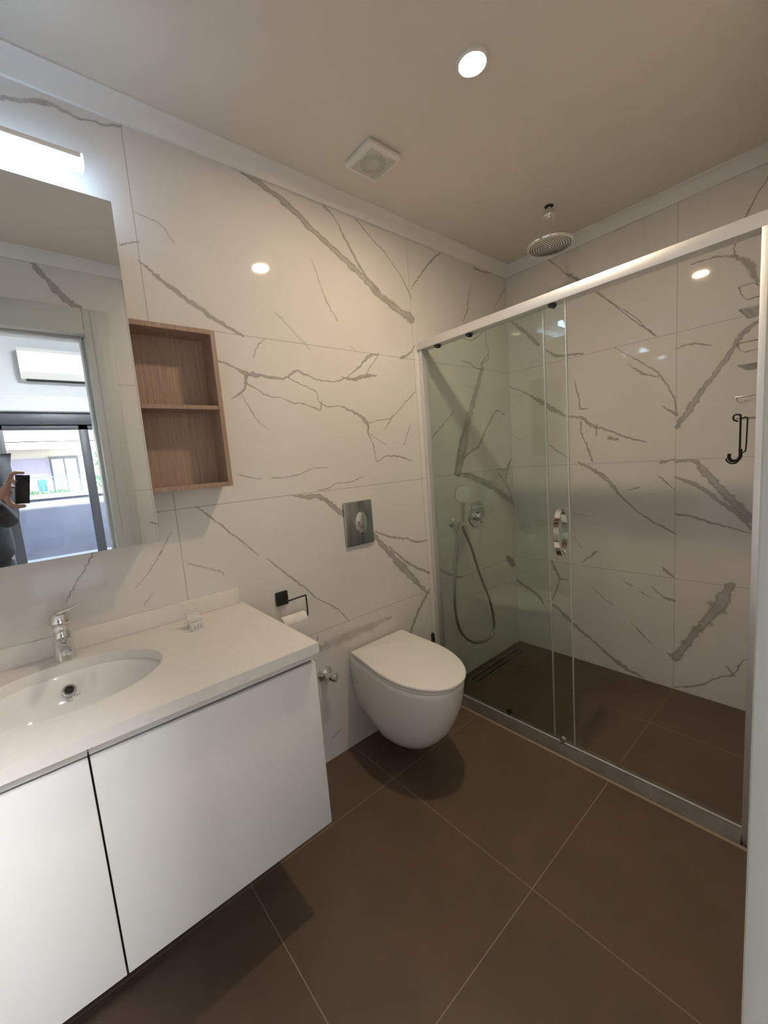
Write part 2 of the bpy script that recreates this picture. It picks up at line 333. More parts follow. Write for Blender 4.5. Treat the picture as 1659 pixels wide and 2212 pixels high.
('B',0.8,[(-0.666,0.54,0.0028),(-0.699,0.527,0.0038)]),
('B',0.8,[(-0.752,0.497,0.0035),(-0.782,0.481,0.0028)]),
('B',0.8,[(-0.802,0.533,0.0019),(-0.852,0.493,0.0056),(-0.895,0.483,0.0085)]),
('B',0.7,[(-0.704,0.306,0.0028),(-0.746,0.268,0.0049),(-0.788,0.224,0.0028)]),
('B',0.5,[(-0.492,0.478,0.0021),(-0.54,0.435,0.0035),(-0.598,0.396,0.0021)]),
('B',1,[(-1.12,0.607,0.0216),(-1.07,0.485,0.0408),(-1.017,0.383,0.0282),(-0.961,0.287,0.0254),(-0.902,0.169,0.0254)]),
('B',1,[(-0.913,0.016,0.0035),(-1.004,0.061,0.007),(-1.081,0.13,0.0042),(-1.137,0.167,0.0056),(-1.167,0.241,0.0028),(-1.194,0.266,0.0023)]),
('B',0.8,[(-1.137,0.167,0.0066),(-1.117,0.196,0.0038)]),
('B',0.8,[(0.016,0.452,0.0047),(-0.055,0.404,0.0075),(-0.147,0.362,0.0099),(-0.183,0.313,0.0049)]),
('B',0.6,[(-0.851,0.645,0.0085),(-0.894,0.606,0.0085)]),
('B',0.5,[(-0.873,0.189,0.0066),(-0.897,0.173,0.0047)]),
('B',0.7,[(-1.196,2.308,0.0029),(-1.137,2.206,0.0046),(-1.105,2.115,0.0023),(-1.102,2.058,0.0081),(-1.15,2.007,0.0197),(-1.178,1.917,0.0058)]),
('B',0.6,[(-0.957,2.083,0.004),(-1.034,2.078,0.0058),(-1.106,2.053,0.0058)]),
('B',0.8,[(-0.281,2.369,0.0043),(-0.372,2.263,0.0035),(-0.415,2.226,0.0121),(-0.513,2.129,0.0029),(-0.705,1.921,0.0035),(-0.8,1.818,0.0043)]),
('B',0.4,[(-0.396,0.766,0.0035),(-0.433,0.711,0.0042)]),
('B',0.5,[(-0.444,0.626,0.0056),(-0.519,0.692,0.0085)]),
('B',0.8,[(-0.017,2.118,0.0042),(-0.104,2.035,0.0127),(-0.2,1.927,0.0099)]),
('B',0.8,[(-0.253,1.876,0.0033),(-0.317,1.833,0.0099),(-0.453,1.81,0.0049)]),
('B',0.5,[(-0.237,1.799,0.0019),(-0.236,1.699,0.0049)]),
('B',0.4,[(-0.001,1.414,0.0028),(-0.07,1.366,0.0035)]),
('B',0.4,[(-0.263,1.317,0.0035),(-0.367,1.239,0.0028)]),
('B',0.4,[(-0.399,0.911,0.0028),(-0.474,0.901,0.0019)]),
]

def add_veins(bm, which, extra=()):
    uvl = bm.loops.layers.uv.new('vein')
    li = 0
    for w, s, pts in list(VEINS) + list(extra):
        if w != which: continue
        li += 1
        rnd = random.Random(li * 13 + ord(w))
        P = [Vector((a, z, hw)) for a, z, hw in pts]
        d0 = (P[0] - P[1]); d1 = (P[-1] - P[-2])
        e0 = P[0] + Vector((d0.x, d0.y, 0)).normalized() * .012; e0.z = .0003
        e1 = P[-1] + Vector((d1.x, d1.y, 0)).normalized() * .012; e1.z = .0003
        C_ = cat([e0] + P + [e1], 7)
        thin = sum(p.z for p in P) / len(P)
        prev = None
        for i, p in enumerate(C_):
            t = C_[min(i+1, len(C_)-1)] - C_[max(i-1, 0)]; t.z = 0
            if t.length < 1e-6: continue
            t.normalize(); nrm = Vector((-t.y, t.x, 0))
            hw = max(p.z, .0003) * 1.12 * (0.8 + .45 * rnd.random()) + .0006
            c = Vector((p.x, p.y, 0)) + nrm * (rnd.random() - .5) * min(.006, .0012 + hw * .9)
            off = .0003 + .00001 * li
            row = []
            for v in (-1, 0, 1):
                q = c + nrm * hw * v
                if which == 'A' and (q.x > 2.984 or q.y > 2.375): q.x = min(q.x, 2.984); q.y = min(q.y, 2.375)
                if which == 'B': q.x = min(q.x, -.0015); q.y = min(q.y, 2.375)
                P3 = {'A': (q.x, -off, q.y), 'B': (XB - off, q.x, q.y), 'C': (q.x, YC + off, q.y), 'N': (2.14 - off, q.x, q.y)}[which]
                row.append((bm.verts.new(P3), v))
            if prev:
                for (a0, va), (a1, vb), (b0, _), (b1, _) in ((prev[0], prev[1], row[0], row[1]), (prev[1], prev[2], row[1], row[2])):
                    try: f = bm.faces.new((a0, a1, b1, b0))
                    except ValueError: continue
                    f.material_index = 1
                    for lp in f.loops:
                        vv = va if lp.vert in (a0, b0) else vb
                        lp[uvl].uv = (s, vv)
            prev = row
def box_keep(bm, a, b): return box(bm, a, b)
bm = bm_new(); box(bm, (-.15, 0, -.1), (XB + .15, .15, ZC + .3)); add_veins(bm, 'A'); struct('wall_back', bm, [m_tile_back, m_vein])
bm = bm_new(); box(bm, (XB, -1.75, -.1), (XB + .15, 0, ZC + .3)); add_veins(bm, 'B'); struct('wall_right', bm, [m_tile_right, m_vein])
bm = bm_new(); box(bm, (-.15, -1.47, -.1), (0, 0, ZC + .3)); struct('wall_left', bm, m_tile_right)
EXTRA = [('C', .85, [(.74, 2.37, .012), (.79, 2.30, .020), (.85, 2.22, .024), (.91, 2.185, .018)]),
         ('C', .7, [(1.1, 1.0, .005), (1.2, .95, .008), (1.3, .86, .006)]),
         ('N', .6, [(-1.34, .47, .004), (-1.38, .42, .006), (-1.44, .40, .005)]), ('N', .6, [(-1.34, .13, .004), (-1.40, .10, .006)])]
bm = bm_new()
DX0, DX1, DZ = .10, .945, 2.085
box(bm, (-.15, YC - .13, -.1), (DX0, YC, ZC + .3)); box(bm, (DX1, YC - .13, -.1), (2.14, YC, ZC + .3)); box(bm, (DX0, YC - .13, DZ), (DX1, YC, ZC + .3))
add_veins(bm, 'C', EXTRA); struct('wall_front', bm, [m_tile_front, m_vein])
bm = bm_new(); box(bm, (2.14, YC - .13, -.1), (XB, YS, ZC + .3)); add_veins(bm, 'N', EXTRA); struct('wall_shower_side', bm, [m_tile_front, m_vein])
struct('floor', box(bm_new(), (-.15, YC - .13, -.1), (2.165, .15, 0)), m_floor)
m_floor2 = grid_mat('brown_porcelain_shower_floor', 0, 2.61, 3.0, 1, -.897, 3.0, (.150, .104, .076), (.118, .080, .057), (.30, .23, .175), .0012, .42, 4., .35)
struct('floor_shower', box(bm_new(), (2.165, YC - .13, -.1), (XB + .15, .15, 0)), m_floor2)
struct('ceiling', box(bm_new(), (-.15, YC - .13, ZC), (XB + .15, .15, ZC + .12)), m_paint)
# cornice: cove profile along each wall
prof = [(0, 2.367), (.010, 2.367), (.014, 2.376), (.022, 2.392), (.034, 2.405), (.046, 2.412), (.053, 2.414), (.053, ZC), (0, ZC)]
n_tr = 0
def cornice(o, along, inward, L):
    global n_tr; n_tr += 1
    o = Vector(o); iw = Vector(inward)
    struct('trim_%d' % n_tr, prism(bm_new(), [o + iw * a + Vector((0, 0, z)) for a, z in prof], Vector(along) * L), m_cornice, smooth=True, angle=30)
cornice((0, -.0002, 0), (1, 0, 0), (0, -1, 0), XB)
cornice((XB - .0002, YS, 0), (0, 1, 0), (-1, 0, 0), -YS)
cornice((.0002, YC, 0), (0, 1, 0), (1, 0, 0), -YC)
cornice((0, YC + .0002, 0), (1, 0, 0), (0, 1, 0), 2.14)
cornice((2.14, YS + .0002, 0), (1, 0, 0), (0, 1, 0), XB - 2.14)
# door frame (no leaf in view)
m_door = noisy(mat('door_paint', (.80, .80, .77), .4), (.60, .61, .59), (.575, .585, .565), 2.)
bm = bm_new()
for sx, x in ((1, DX1), (-1, DX0)):
    box(bm, (x - sx * .035, YC - .14, 0), (x, YC + .004, DZ), .002)
    box(bm, (x - sx * .035, YC, 0), (x + sx * .085, YC + .018, DZ + .095), .004)
    box(bm, (x - sx * .03, YC - .15, 0), (x + sx * .085, YC - .13, DZ + .085), .004)
    box(bm, (x - sx * .050, YC - .14, 0), (x - sx * .035, YC - .05, DZ - .05), .002)
    box(bm, (x - sx * .0, YC + .018, 0), (x + sx * .05, YC + .022, DZ + .09), .002)
box(bm, (DX0 + .035, YC - .14, DZ - .035), (DX1 - .035, YC + .004, DZ), .002)
box(bm, (DX0 + .035, YC, DZ - .035), (DX1 - .035, YC + .018, DZ + .095), .004)
box(bm, (DX0 + .05, YC - .14, DZ - .05), (DX1 - .05, YC - .05, DZ - .035), .002)
box(bm, (DX0 + .03, YC - .15, DZ - .03), (DX1 - .03, YC - .13, DZ + .085), .004)
struct('door_1', bm, m_door, smooth=True)

# ------------------------------------------------------------------ next room beyond the door (seen in the mirror)
YW = -4.5
m_room = noisy(mat('room_paint', (.78, .79, .79), .85), (.67, .69, .70), (.64, .66, .67), 2.)
m_oakfloor = noisy(mat('laminate_floor', (.42, .32, .22), .45), (.45, .34, .24), (.36, .27, .19), 5.)
R0, R1, RH = -1.6, 3.4, 2.72
struct('floor_bedroom', box(bm_new(), (R0 - .1, YW - .2, -.1), (R1 + .1, YC - .13, 0)), m_oakfloor)
struct('ceiling_bedroom', box(bm_new(), (R0 - .1, YW - .2, RH), (R1 + .1, YC - .13, RH + .12)), m_room)
struct('wall_bedroom_left', box(bm_new(), (R0 - .15, YW - .2, 0), (R0, YC - .13, RH)), m_room)
struct('wall_bedroom_right', box(bm_new(), (R1, YW - .2, 0), (R1 + .15, YC - .13, RH)), m_room)
bm = bm_new()   # bedroom face of the partition
box(bm, (R0, YC - .15, 0), (DX0 - .09, YC - .1302, RH)); box(bm, (DX1 + .09, YC - .15, 0), (R1, YC - .1302, RH)); box(bm, (DX0 - .09, YC - .15, DZ + .09), (DX1 + .09, YC - .1302, RH))
struct('wall_bedroom_back', bm, m_room)
WX0, WX1, WZ = -.65, 2.15, 1.96
bm = bm_new()
box(bm, (R0, YW - .2, 0), (WX0, YW, RH)); box(bm, (WX1, YW - .2, 0), (R1, YW, RH)); box(bm, (WX0, YW - .2, WZ), (WX1, YW, RH))
struct('wall_bedroom_window', bm, m_room)
m_frame = mat('anthracite_window_frame', (.055, .06, .07), .4)
bm = bm_new()
yf0, yf1 = YW - .12, YW - .06
for x in (WX0 + .03, .395, 1.125, WX1 - .03):
    w = .045 if x in (.395, 1.125) else .03
    box(bm, (x - w, yf0, .0), (x + w, yf1, WZ), .003)
box(bm, (WX0, yf0, 1.775), (WX1, yf1, 1.83), .003); box(bm, (WX0, yf0, 0), (WX1, yf1, .055), .003)
box(bm, (WX0, YW - .16, 1.83), (WX1, YW - .02, 1.96), .004)
win = struct('window_1', bm, m_frame, smooth=True)
pane = obj('pane', box(bm_new(), (WX0 + .02, YW - .095, .03), (WX1 - .02, YW - .089, 1.8)), m_winglass, win)
struct('trim_6', box(bm_new(), (WX0 - .1, YW, 1.965), (WX1 + .1, YW + .05, 2.13), .004), m_room)
ac = thing('air_conditioner', 'white split air conditioner unit high above the window, seen in the mirror', 'air conditioner', (1.1, YW, 2.28))
bm = prism(bm_new(), [(.66, YW, 2.28), (.66, YW + .14, 2.28), (.66, YW + .20, 2.34), (.66, YW + .20, 2.54), (.66, YW + .17, 2.58), (.66, YW, 2.58)], (.88, 0, 0))
obj('housing', bm, m_plast, ac, smooth=True)
bm = bm_new()
for k in range(4): box(bm, (.70, YW + .03 + k * .028, 2.272), (1.50, YW + .045 + k * .028, 2.281))
obj('air_outlet', bm, m_dark, ac)

bl = thing('added_fill_light', 'unseen round fill light added in the room beyond the door to brighten the cabinet', 'ceiling light', (1.12, -2.35, RH))  # added fill, out of view, brightens the vanity front through the doorway
obj('diffuser', lathe(bm_new(), (1.12, -2.35, RH - .012), (0, 0, -1), [(0, .16), (.03, .16), (.045, .13)], 40), mat('added_fill_lit', (1, 1, 1), .5, emit=(.96, .98, 1.), es=FILL_STRENGTH), bl, smooth=True)
obj('base_ring', lathe(bm_new(), (1.12, -2.35, RH), (0, 0, -1), [(0, .17), (.012, .17)], 40), m_plast, bl)

# ------------------------------------------------------------------ outdoors seen in the mirror through the window
m_conc = noisy(mat('rendered_wall', (.50, .48, .52), .9), (.17, .165, .19), (.125, .12, .14), 1.8, bump=.4, bscale=30)
m_cap = noisy(mat('wall_cap', (.55, .56, .55), .8), (.6, .6, .58), (.5, .5, .5), 6.)
m_ground = noisy(mat('terrace_paving', (.45, .43, .40), .9), (.5, .47, .44), (.4, .38, .36), 2.)
m_facade = noisy(mat('white_facade', (.72, .70, .66), .9), (.50, .48, .45), (.46, .44, .42), .7)
m_lilac = mat('lilac_render', (.19, .17, .22), .9)
m_leaf = noisy(mat('leaf_green', (.10, .22, .10), .6), (.13, .28, .12), (.06, .14, .06), 20.)
m_bark = mat('bark', (.16, .11, .08), .9)
m_rail = mat('railing_blue_black', (.05, .07, .10), .5)
m_curtain = mat('pale_curtain', (.70, .80, .80), .9)
m_blue = mat('blue_cloth', (.02, .09, .30), .9)
struct('floor_terrace', box(bm_new(), (-12, -30, -.2), (14, YW - .2, -.03)), m_ground)
bm = bm_new(); box(bm, (-8, -7.25, -.03), (10, -7.0, .90)); 
struct('wall_garden', bm, m_conc)
struct('trim_7', box(bm_new(), (-8, -7.30, .90), (10, -6.95, .955), .008), m_cap)
b_ = thing('neighbouring_building', 'sunlit white building across the garden with a covered balcony, seen in the mirror', 'building', (1.5, -21, -.03))
bm = bm_new()
box(bm, (-6, -23, 2.45), (9, -20, 6.5)); box(bm, (-6, -23, -.03), (9, -21.2, 2.45))
obj('upper_wall', bm, m_facade, b_)
obj('slab_edge', box(bm_new(), (-6, -20.9, 2.16), (9, -19.7, 2.40)), m_facade, b_)
obj('balcony_wall', box(bm_new(), (-2, -21.2, .0), (1.3, -20.9, 1.80)), m_lilac, b_)
obj('balcony_floor', box(bm_new(), (-3, -21.2, -.03), (6, -19.0, .32)), m_facade, b_)
f = obj('sliding_door', box(bm_new(), (1.3, -21.2, .32), (2.3, -21.1, 1.86)), m_frame, b_)
bm = bm_new()
for k in range(2):
    x0 = 1.38 + k * .45
    pts = [(x0 + i * .012, -21.09 + .012 * sin(i * 1.1), 0) for i in range(34)]
    for (a, b, _), (c, d, _) in zip(pts, pts[1:]):
        v = [bm.verts.new(p) for p in ((a, b, .36), (c, d, .36), (c, d, 1.74), (a, b, 1.74))]; bm.faces.new(v)
obj('curtain', bm, m_curtain, f)
bm = bm_new()
box(bm, (.3, -19.12, 1.02), (2.45, -19.08, 1.06)); box(bm, (.3, -19.12, .42), (2.45, -19.08, .45))
for k in range(40): box(bm, (.3 + k * .055, -19.11, .43), (.312 + k * .055, -19.09, 1.03))
for x in (.3, .9, 1.5, 2.43): box(bm, (x - .02, -19.13, .32), (x + .02, -19.07, 1.06))
obj('balcony_railing', bm, m_rail, b_)
bm = bm_new()
for k in range(2):
    cx_ = .86 + k * .13; rs = []
    for j in range(6):
        t = j / 5; y_ = -19.03 + .05 * sin(t * 3)
        rs.append([(cx_ - .05 - .01 * sin(j), y_ - .02, .95 - t * .45), (cx_ + .06 + .01 * cos(j), y_ - .02, .95 - t * .45), (cx_ + .06, y_ + .02, .95 - t * .45), (cx_ - .05, y_ + .02, .95 - t * .45)])
    rings(bm, rs)
tag(obj('blue_towel', bm, m_blue), 'bright blue cloth hanging over the balcony railing, seen in the mirror', 'towel')
def leaves(bm, c, r, n, size, rnd):
    for _ in range(n):
        d = Vector((rnd.gauss(0, 1), rnd.gauss(0, 1), rnd.gauss(0, 1))).normalized() * rnd.random() ** .4
        p = Vector(c) + Vector((d.x * r[0], d.y * r[1], d.z * r[2]))
        u = Vector((rnd.gauss(0, 1), rnd.gauss(0, 1), rnd.gauss(0, 1))).normalized(); v = u.orthogonal().normalized(); w = u.cross(v)
        s = size * (.6 + .8 * rnd.random())
        q = [p - u * s, p + v * s * .45 + w * s * .1, p + u * s, p - v * s * .45 + w * s * .1]
        bm.faces.new([bm.verts.new(a) for a in q])
rnd = random.Random(3)
bm = bm_new()
for k in range(9): leaves(bm, (-.4 + k * .25, -17.8, .38 + .06 * sin(k * 2)), (.22, .15, .2), 170, .05, rnd)
hd = obj('hedge', bm, m_leaf); hd['kind'] = 'stuff'; tag(hd, 'low green hedge growing behind the garden wall, seen in the mirror', 'hedge')
tr = thing('garden_tree', 'leafy tree with bare lower branches behind the garden wall, seen in the mirror', 'tree', (1.95, -10.5, -.03))
bm = bm_new(); tube(bm, cat([(1.95, -10.5, -.03), (1.98, -10.5, .8), (1.93, -10.5, 1.5), (2.0, -10.5, 2.4)]), .04, 8)
for k in range(16):
    z = .8 + k * .1; a = rnd.random() * 6.28; tube(bm, cat([(1.95, -10.5, z), (1.95 + .16 * cos(a), -10.5 + .1 * sin(a), z + .08), (1.95 + .34 * cos(a), -10.5 + .2 * sin(a), z + .12)], 3), .009, 5)
obj('trunk', bm, m_bark, tr)
bm = bm_new()
for c, r in (((2.05, -10.5, 1.5), (.3, .3, .35)), ((1.95, -10.5, .95), (.35, .3, .25)), ((2.15, -10.5, 2.1), (.3, .3, .3))): leaves(bm, c, r, 260, .045, rnd)
obj('foliage', bm, m_leaf, tr)

# ------------------------------------------------------------------ ceiling fittings
lp = thing('recessed_ceiling_light', 'round recessed ceiling light glowing warm white in the bathroom ceiling', 'ceiling light', (1.705, -.715, ZC))
m_lamp = mat('lamp_diffuser_lit', (1, .8, .6), .5, emit=(1., .78, .54), es=LAMP_STRENGTH)
obj('diffuser', lathe(bm_new(), (1.705, -.715, ZC - .006), (0, 0, -1), [(0, .038), (.002, .038)], 48), m_lamp, lp)
obj('trim_ring', lathe(bm_new(), (1.705, -.715, ZC + .0), (0, 0, -1), [(0, .046), (.006, .046), (.009, .043), (.009, .0385), (.0055, .038), (0.0, .038)], 48, cap=False), m_plast, lp, smooth=True)
fan = thing('exhaust_fan', 'square white extractor fan with fine grille on the bathroom ceiling', 'exhaust fan', (1.705, -.262, ZC))
bm = box(bm_new(), (1.630, -.338, 2.398), (1.780, -.186, ZC), .006, 3)
obj('cover', bm, m_plast, fan, smooth=True)
bm = bm_new()
for k in range(26):
    x = 1.645 + k * .0048; box(bm, (x, -.322, 2.3955), (x + .0022, -.202, 2.3985))
obj('grille', bm, m_plast, fan)
bm = bm_new(); lathe(bm, (1.705, -.262, 2.3979), (0, 0, -1), [(0, .048), (.0006, .048), (.0006, .026), (0, .026)], 40, cap=False)
obj('duct_opening', bm, m_dark, fan)
sh = thing('rain_shower_head', 'round chrome rain shower head hanging from the ceiling', 'shower head', (2.582, -.492, ZC))
HX, HY = 2.582, -.492
bm = bm_new(); lathe(bm, (HX, HY, ZC), (0, 0, -1), [(0, .020), (.001, .020)], 24); obj('ceiling_hole', bm, m_dark, sh)
obj('flange', lathe(bm_new(), (HX, HY, 2.398), (0, 0, -1), [(0, .010), (0, .026), (.004, .029), (.02, .029), (.024, .026), (.026, .0105)], 32), m_chrome, sh, smooth=True)
obj('arm', cyl(bm_new(), (HX, HY, ZC), (HX, HY, 2.285), .0095), m_chrome, sh, smooth=True)
obj('collar', lathe(bm_new(), (HX, HY, 2.297), (0, 0, -1), [(0, .013), (.02, .013), (.03, .022), (.042, .024)], 28), m_chrome, sh, smooth=True)
obj('head_plate', lathe(bm_new(), (HX, HY, 2.266), (0, 0, -1), [(0, .03), (.004, .09), (.008, .103), (.014, .106), (.020, .103), (.022, .098)], 56), m_chrome, sh, smooth=True)
bm = bm_new()
for j in range(1, 9):
    for k in range(6 * j):
        a = 2 * pi * k / (6 * j); r = .0112 * j
        lathe(bm, (HX + r * cos(a), HY + r * sin(a), 2.2445), (0, 0, -1), [(0, .0032), (.0022, .0024)], 6)
obj('nozzles', bm, mat('grey_silicone', (.10, .09, .085), .6), sh)

# ------------------------------------------------------------------ mirror cabinet, led bar, oak shelf
MX0, MX1, MZ0, MZ1 = .06, .858, 1.117, 2.072
mc = thing('mirror_cabinet', 'tall frameless mirror cabinet on the wall above the washbasin', 'mirror', (.46, 0, MZ0))
obj('cabinet_body', box(bm_new(), (MX0 + .004, -.0885, MZ0 + .004), (MX1 - .0145, -.0015, MZ1 - .004)), m_white_lac, mc)
tl = math.tan(radians(1.0)); H = MZ1 - MZ0; y0 = -.096; y1 = y0 - tl * H
bm = prism(bm_new(), [(MX0, y0, MZ0), (MX0, y1, MZ1), (MX0, y1 + .005, MZ1), (MX0, y0 + .005, MZ0)], (MX1 - MX0, 0, 0))
obj('mirror_pane', bm, m_mirror, mc)
led = thing('led_light_bar', 'slim glowing white light bar on the wall above the mirror', 'light bar', (.46, 0, 2.17))
m_led = mat('led_diffuser_lit', (1, 1, 1), .5, emit=(.52, .74, 1.), es=LED_STRENGTH)
obj('diffuser', box(bm_new(), (.16, -.098, 2.150), (.806, -.062, 2.168), .003), m_led, led, smooth=True)
obj('housing', box(bm_new(), (.16, -.099, 2.1685), (.8065, -.061, 2.182), .002), m_plast, led, smooth=True)
obj('end_cap', box(bm_new(), (.8065, -.099, 2.149), (.8105, -.061, 2.182), .001), m_led, led, smooth=True)
obj('wall_bracket', box(bm_new(), (.40, -.0615, 2.158), (.52, 0, 2.180), .002), m_chrome, led, smooth=True)
ws = thing('wall_shelf', 'open oak box shelf with two compartments beside the mirror', 'shelf', (.98, 0, 1.264))
SX0, SX1, SZ0, SZ1, SD, T_ = .8445, 1.1045, 1.264, 1.772, .094, .015
obj('side_panel', box(bm_new(), (SX0, -SD, SZ0), (SX0 + T_, 0, SZ1), .0008), m_oak, ws)
obj('side_panel', box(bm_new(), (SX1 - T_, -SD, SZ0), (SX1, 0, SZ1), .0008), m_oak, ws)
obj('top_panel', box(bm_new(), (SX0 + T_, -SD, SZ1 - T_), (SX1 - T_, 0, SZ1), .0008), m_oak, ws)
obj('bottom_panel', box(bm_new(), (SX0 + T_, -SD, SZ0), (SX1 - T_, 0, SZ0 + T_), .0008), m_oak, ws)
obj('shelf_board', box(bm_new(), (SX0 + T_, -SD + .002, 1.518), (SX1 - T_, -.006, 1.531), .0008), m_oak, ws)
obj('back_panel', box(bm_new(), (SX0 + T_, -.006, SZ0 + T_), (SX1 - T_, 0, SZ1 - T_)), m_oak, ws)

# ------------------------------------------------------------------ vanity
CZ = .828; CX0, CX1, CY = .012, 1.118, -.540
BX, BY, BA, BB = .585, -.253, .203, .158
vc = thing('vanity_cabinet', 'white wall-hung vanity cabinet with two handleless doors under the countertop', 'cabinet', (.565, 0, .27))
V0, V1 = .018, 1.112
bm = bm_new()
box(bm, (V0, -.500, .272), (V1, -.0015, .290)); box(bm, (V0, -.500, .290), (V0 + .018, -.0015, .7998)); box(bm, (V1 - .018, -.500, .290), (V1, -.0015, .7998))
box(bm, (V0 + .018, -.010, .290), (V1 - .018, -.0015, .7998)); box(bm, (V0 + .018, -.500, .290), (V1 - .018, -.482, .7998))
obj('carcass', bm, m_white_lac, vc)
bm = bm_new()
for a, b in ((V0 + .018, .5925), (.5955, V1 - .003)):
    prism(bm, [(a, -.5002, .7995), (a, -.526, .7995), (a, -.527, .795), (a, -.515, .7745), (a, -.5002, .7725)], (b - a, 0, 0))
obj('finger_pull', bm, m_white_lac, vc, smooth=True, angle=20)
bm = bm_new(); box(bm, (V0, -.5035, .760), (V1 - .001, -.5003, .7724)); obj('shadow_gap', bm, m_dark, vc)
obj('door', box(bm_new(), (V0, -.522, .270), (.5922, -.5037, .768), .0012), m_white_lac, vc, smooth=True)
obj('door', box(bm_new(), (.5958, -.522, .270), (V1, -.5037, .768), .0012), m_white_lac, vc, smooth=True)
obj('door_gap', box(bm_new(), (.5915, -.5036, .272), (.5965, -.5003, .766)), m_dark, vc)
# countertop with oval cut-out
def counter():
    bm = bm_new(); n = 96; th = .028
    def edge_pt(a):
        dx, dy = cos(a), sin(a); ts = []
        if dx > 1e-9: ts.append((CX1 - BX) / dx)
        if dx < -1e-9: ts.append((CX0 - BX) / dx)
        if dy > 1e-9: ts.append((-.0005 - BY) / dy)
        if dy < -1e-9: ts.append((CY - BY) / dy)
        t = min(ts); return BX + dx * t, BY + dy * t
    angs = [2 * pi * i / n for i in range(n)]
    cor = [math.atan2(y - BY, x - BX) % (2*pi) for x, y in ((CX1, -.0005), (CX0, -.0005), (CX0, CY), (CX1, CY))]
    angs = sorted(set(angs + cor))
    def ring(z, s=1.0): return [(BX + BA * s * cos(a), BY + BB * s * sin(a), z) for a in angs]
    outer = [edge_pt(a) for a in angs]
    rs = [[(x, y, CZ - th) for x, y in outer], [(x, y, CZ) for x, y in outer], ring(CZ, 1.008), ring(CZ - .003, 1.0), ring(CZ - th, 1.0)]
    rings(bm, rs, closed=True)
    return bm
ct = thing('countertop', 'white solid countertop with an oval basin cut-out on the vanity', 'countertop', (.565, -.27, .80))
obj('slab', counter(), m_counter, ct, smooth=True, angle=30)
obj('backsplash', box(bm_new(), (CX0, -.014, CZ + .0002), (1.106, -.0005, .886), .0015), m_counter, ct, smooth=True)
wb = thing('washbasin', 'white oval undermount ceramic basin set into the countertop', 'washbasin', (BX, BY, .69))
def basin():
    bm = bm_new(); n = 64
    pr_ = [(1.03, .7998), (.985, .7998), (.965, .796), (.93, .780), (.88, .755), (.80, .727), (.66, .705), (.48, .694), (.28, .689), (.10, .687), (.085, .687)]
    rs = [[(BX + BA * s * cos(2*pi*i/n), BY + (BB * s) * sin(2*pi*i/n), z) for i in range(n)] for s, z in pr_]
    rs += [[(BX + BA * (s + .03) * cos(2*pi*i/n), BY + (BB * (s + .03)) * sin(2*pi*i/n), z - .008) for i in range(n)] for s, z in reversed(pr_[1:])]
    return rings(bm, rs, False, False, closed=True)
obj('bowl', basin(), m_ceramic, wb, smooth=True, angle=60)
obj('drain', lathe(bm_new(), (BX, BY, .684), (0, 0, 1), [(0, .017), (.005, .021), (.007, .019), (.007, .012), (.009, .006)], 28), m_chrome, wb, smooth=True)
ob = Vector((.584, -.1175, .7585)); od = Vector((0, -.80, .60)).normalized()
o_ = obj('overflow_ring', lathe(bm_new(), ob, od, [(0, .0165), (.003, .0165), (.005, .014), (.005, .0105), (.002, .0100)], 32, cap=False), m_chrome, wb, smooth=True)
obj('overflow_hole', lathe(bm_new(), ob, od, [(0, .0100), (.0028, .0100)], 24), m_dark, o_)
# small printed maker's mark below the overflow
m_print = mat('grey_print', (.30, .29, .28), .4)
def on_bowl(dx, dz):   # point on the inner bowl near the overflow
    p = Vector((.586 + dx, 0, 0)); z = .737 + dz
    s = .83 + (z - .737) * 1.9
    y = BY + BB * s * math.sqrt(max(0, 1 - ((p.x - BX) / (BA * s)) ** 2)) - .0015
    return Vector((p.x, y, z))
bm = bm_new()
tube(bm, [on_bowl(-.004 + .0075 * cos(a), .0065 * sin(a)) for a in [i * .35 for i in range(3, 17)]], .0006, 5)
tube(bm, [on_bowl(-.003 + .004 * cos(a), -.001 + .0035 * sin(a)) for a in [i * .5 for i in range(0, 11)]], .0006, 5)
for k in range(5):
    x = .007 + k * .0030
    tube(bm, [on_bowl(x, .006), on_bowl(x, .0025)], .0005, 5)
    if k % 2 == 0: tube(bm, [on_bowl(x, .006), on_bowl(x + .002, .006)], .0004, 5)
obj('printed_logo', bm, m_print, wb)
# faucet
fc = thing('basin_faucet', 'chrome single-lever mixer tap standing behind the basin', 'faucet', (.590, -.062, CZ))
FX, FY = .590, -.060
obj('base_body', lathe(bm_new(), (FX, FY, CZ), (0, 0, 1), [(.0002, .0265), (.003, .0265), (.012, .0245), (.055, .0225), (.082, .0215), (.084, .0200)], 36), m_chrome, fc, smooth=True)
bm = bm_new(); lathe(bm, (FX, FY, CZ + .084), (0, 0, 1), [(0, .0205), (.014, .0205), (.016, .0185), (.018, .0185)], 32); obj('cartridge_neck', bm, m_chrome, fc, smooth=True)
obj('lever_cap', lathe(bm_new(), (FX, FY, CZ + .102), Vector((0, .10, 1)), [(0, .0235), (.004, .0268), (.024, .0262), (.031, .022), (.034, .012)], 36), m_chrome, fc, smooth=True)
def blade(pts, ws, ths):
    bm = bm_new(); rs = []
    P = [Vector(p) for p in pts]
    for i, p in enumerate(P):
        t = (P[min(i+1, len(P)-1)] - P[max(i-1, 0)]).normalized(); s = t.cross(Vector((0, 0, 1))).normalized(); n_ = s.cross(t)
        w, h = ws[i], ths[i]
        rs.append([p + s * w * cos(a) + n_ * h * sin(a) for a in [2*pi*k/16 for k in range(16)]])
    return rings(bm, rs)
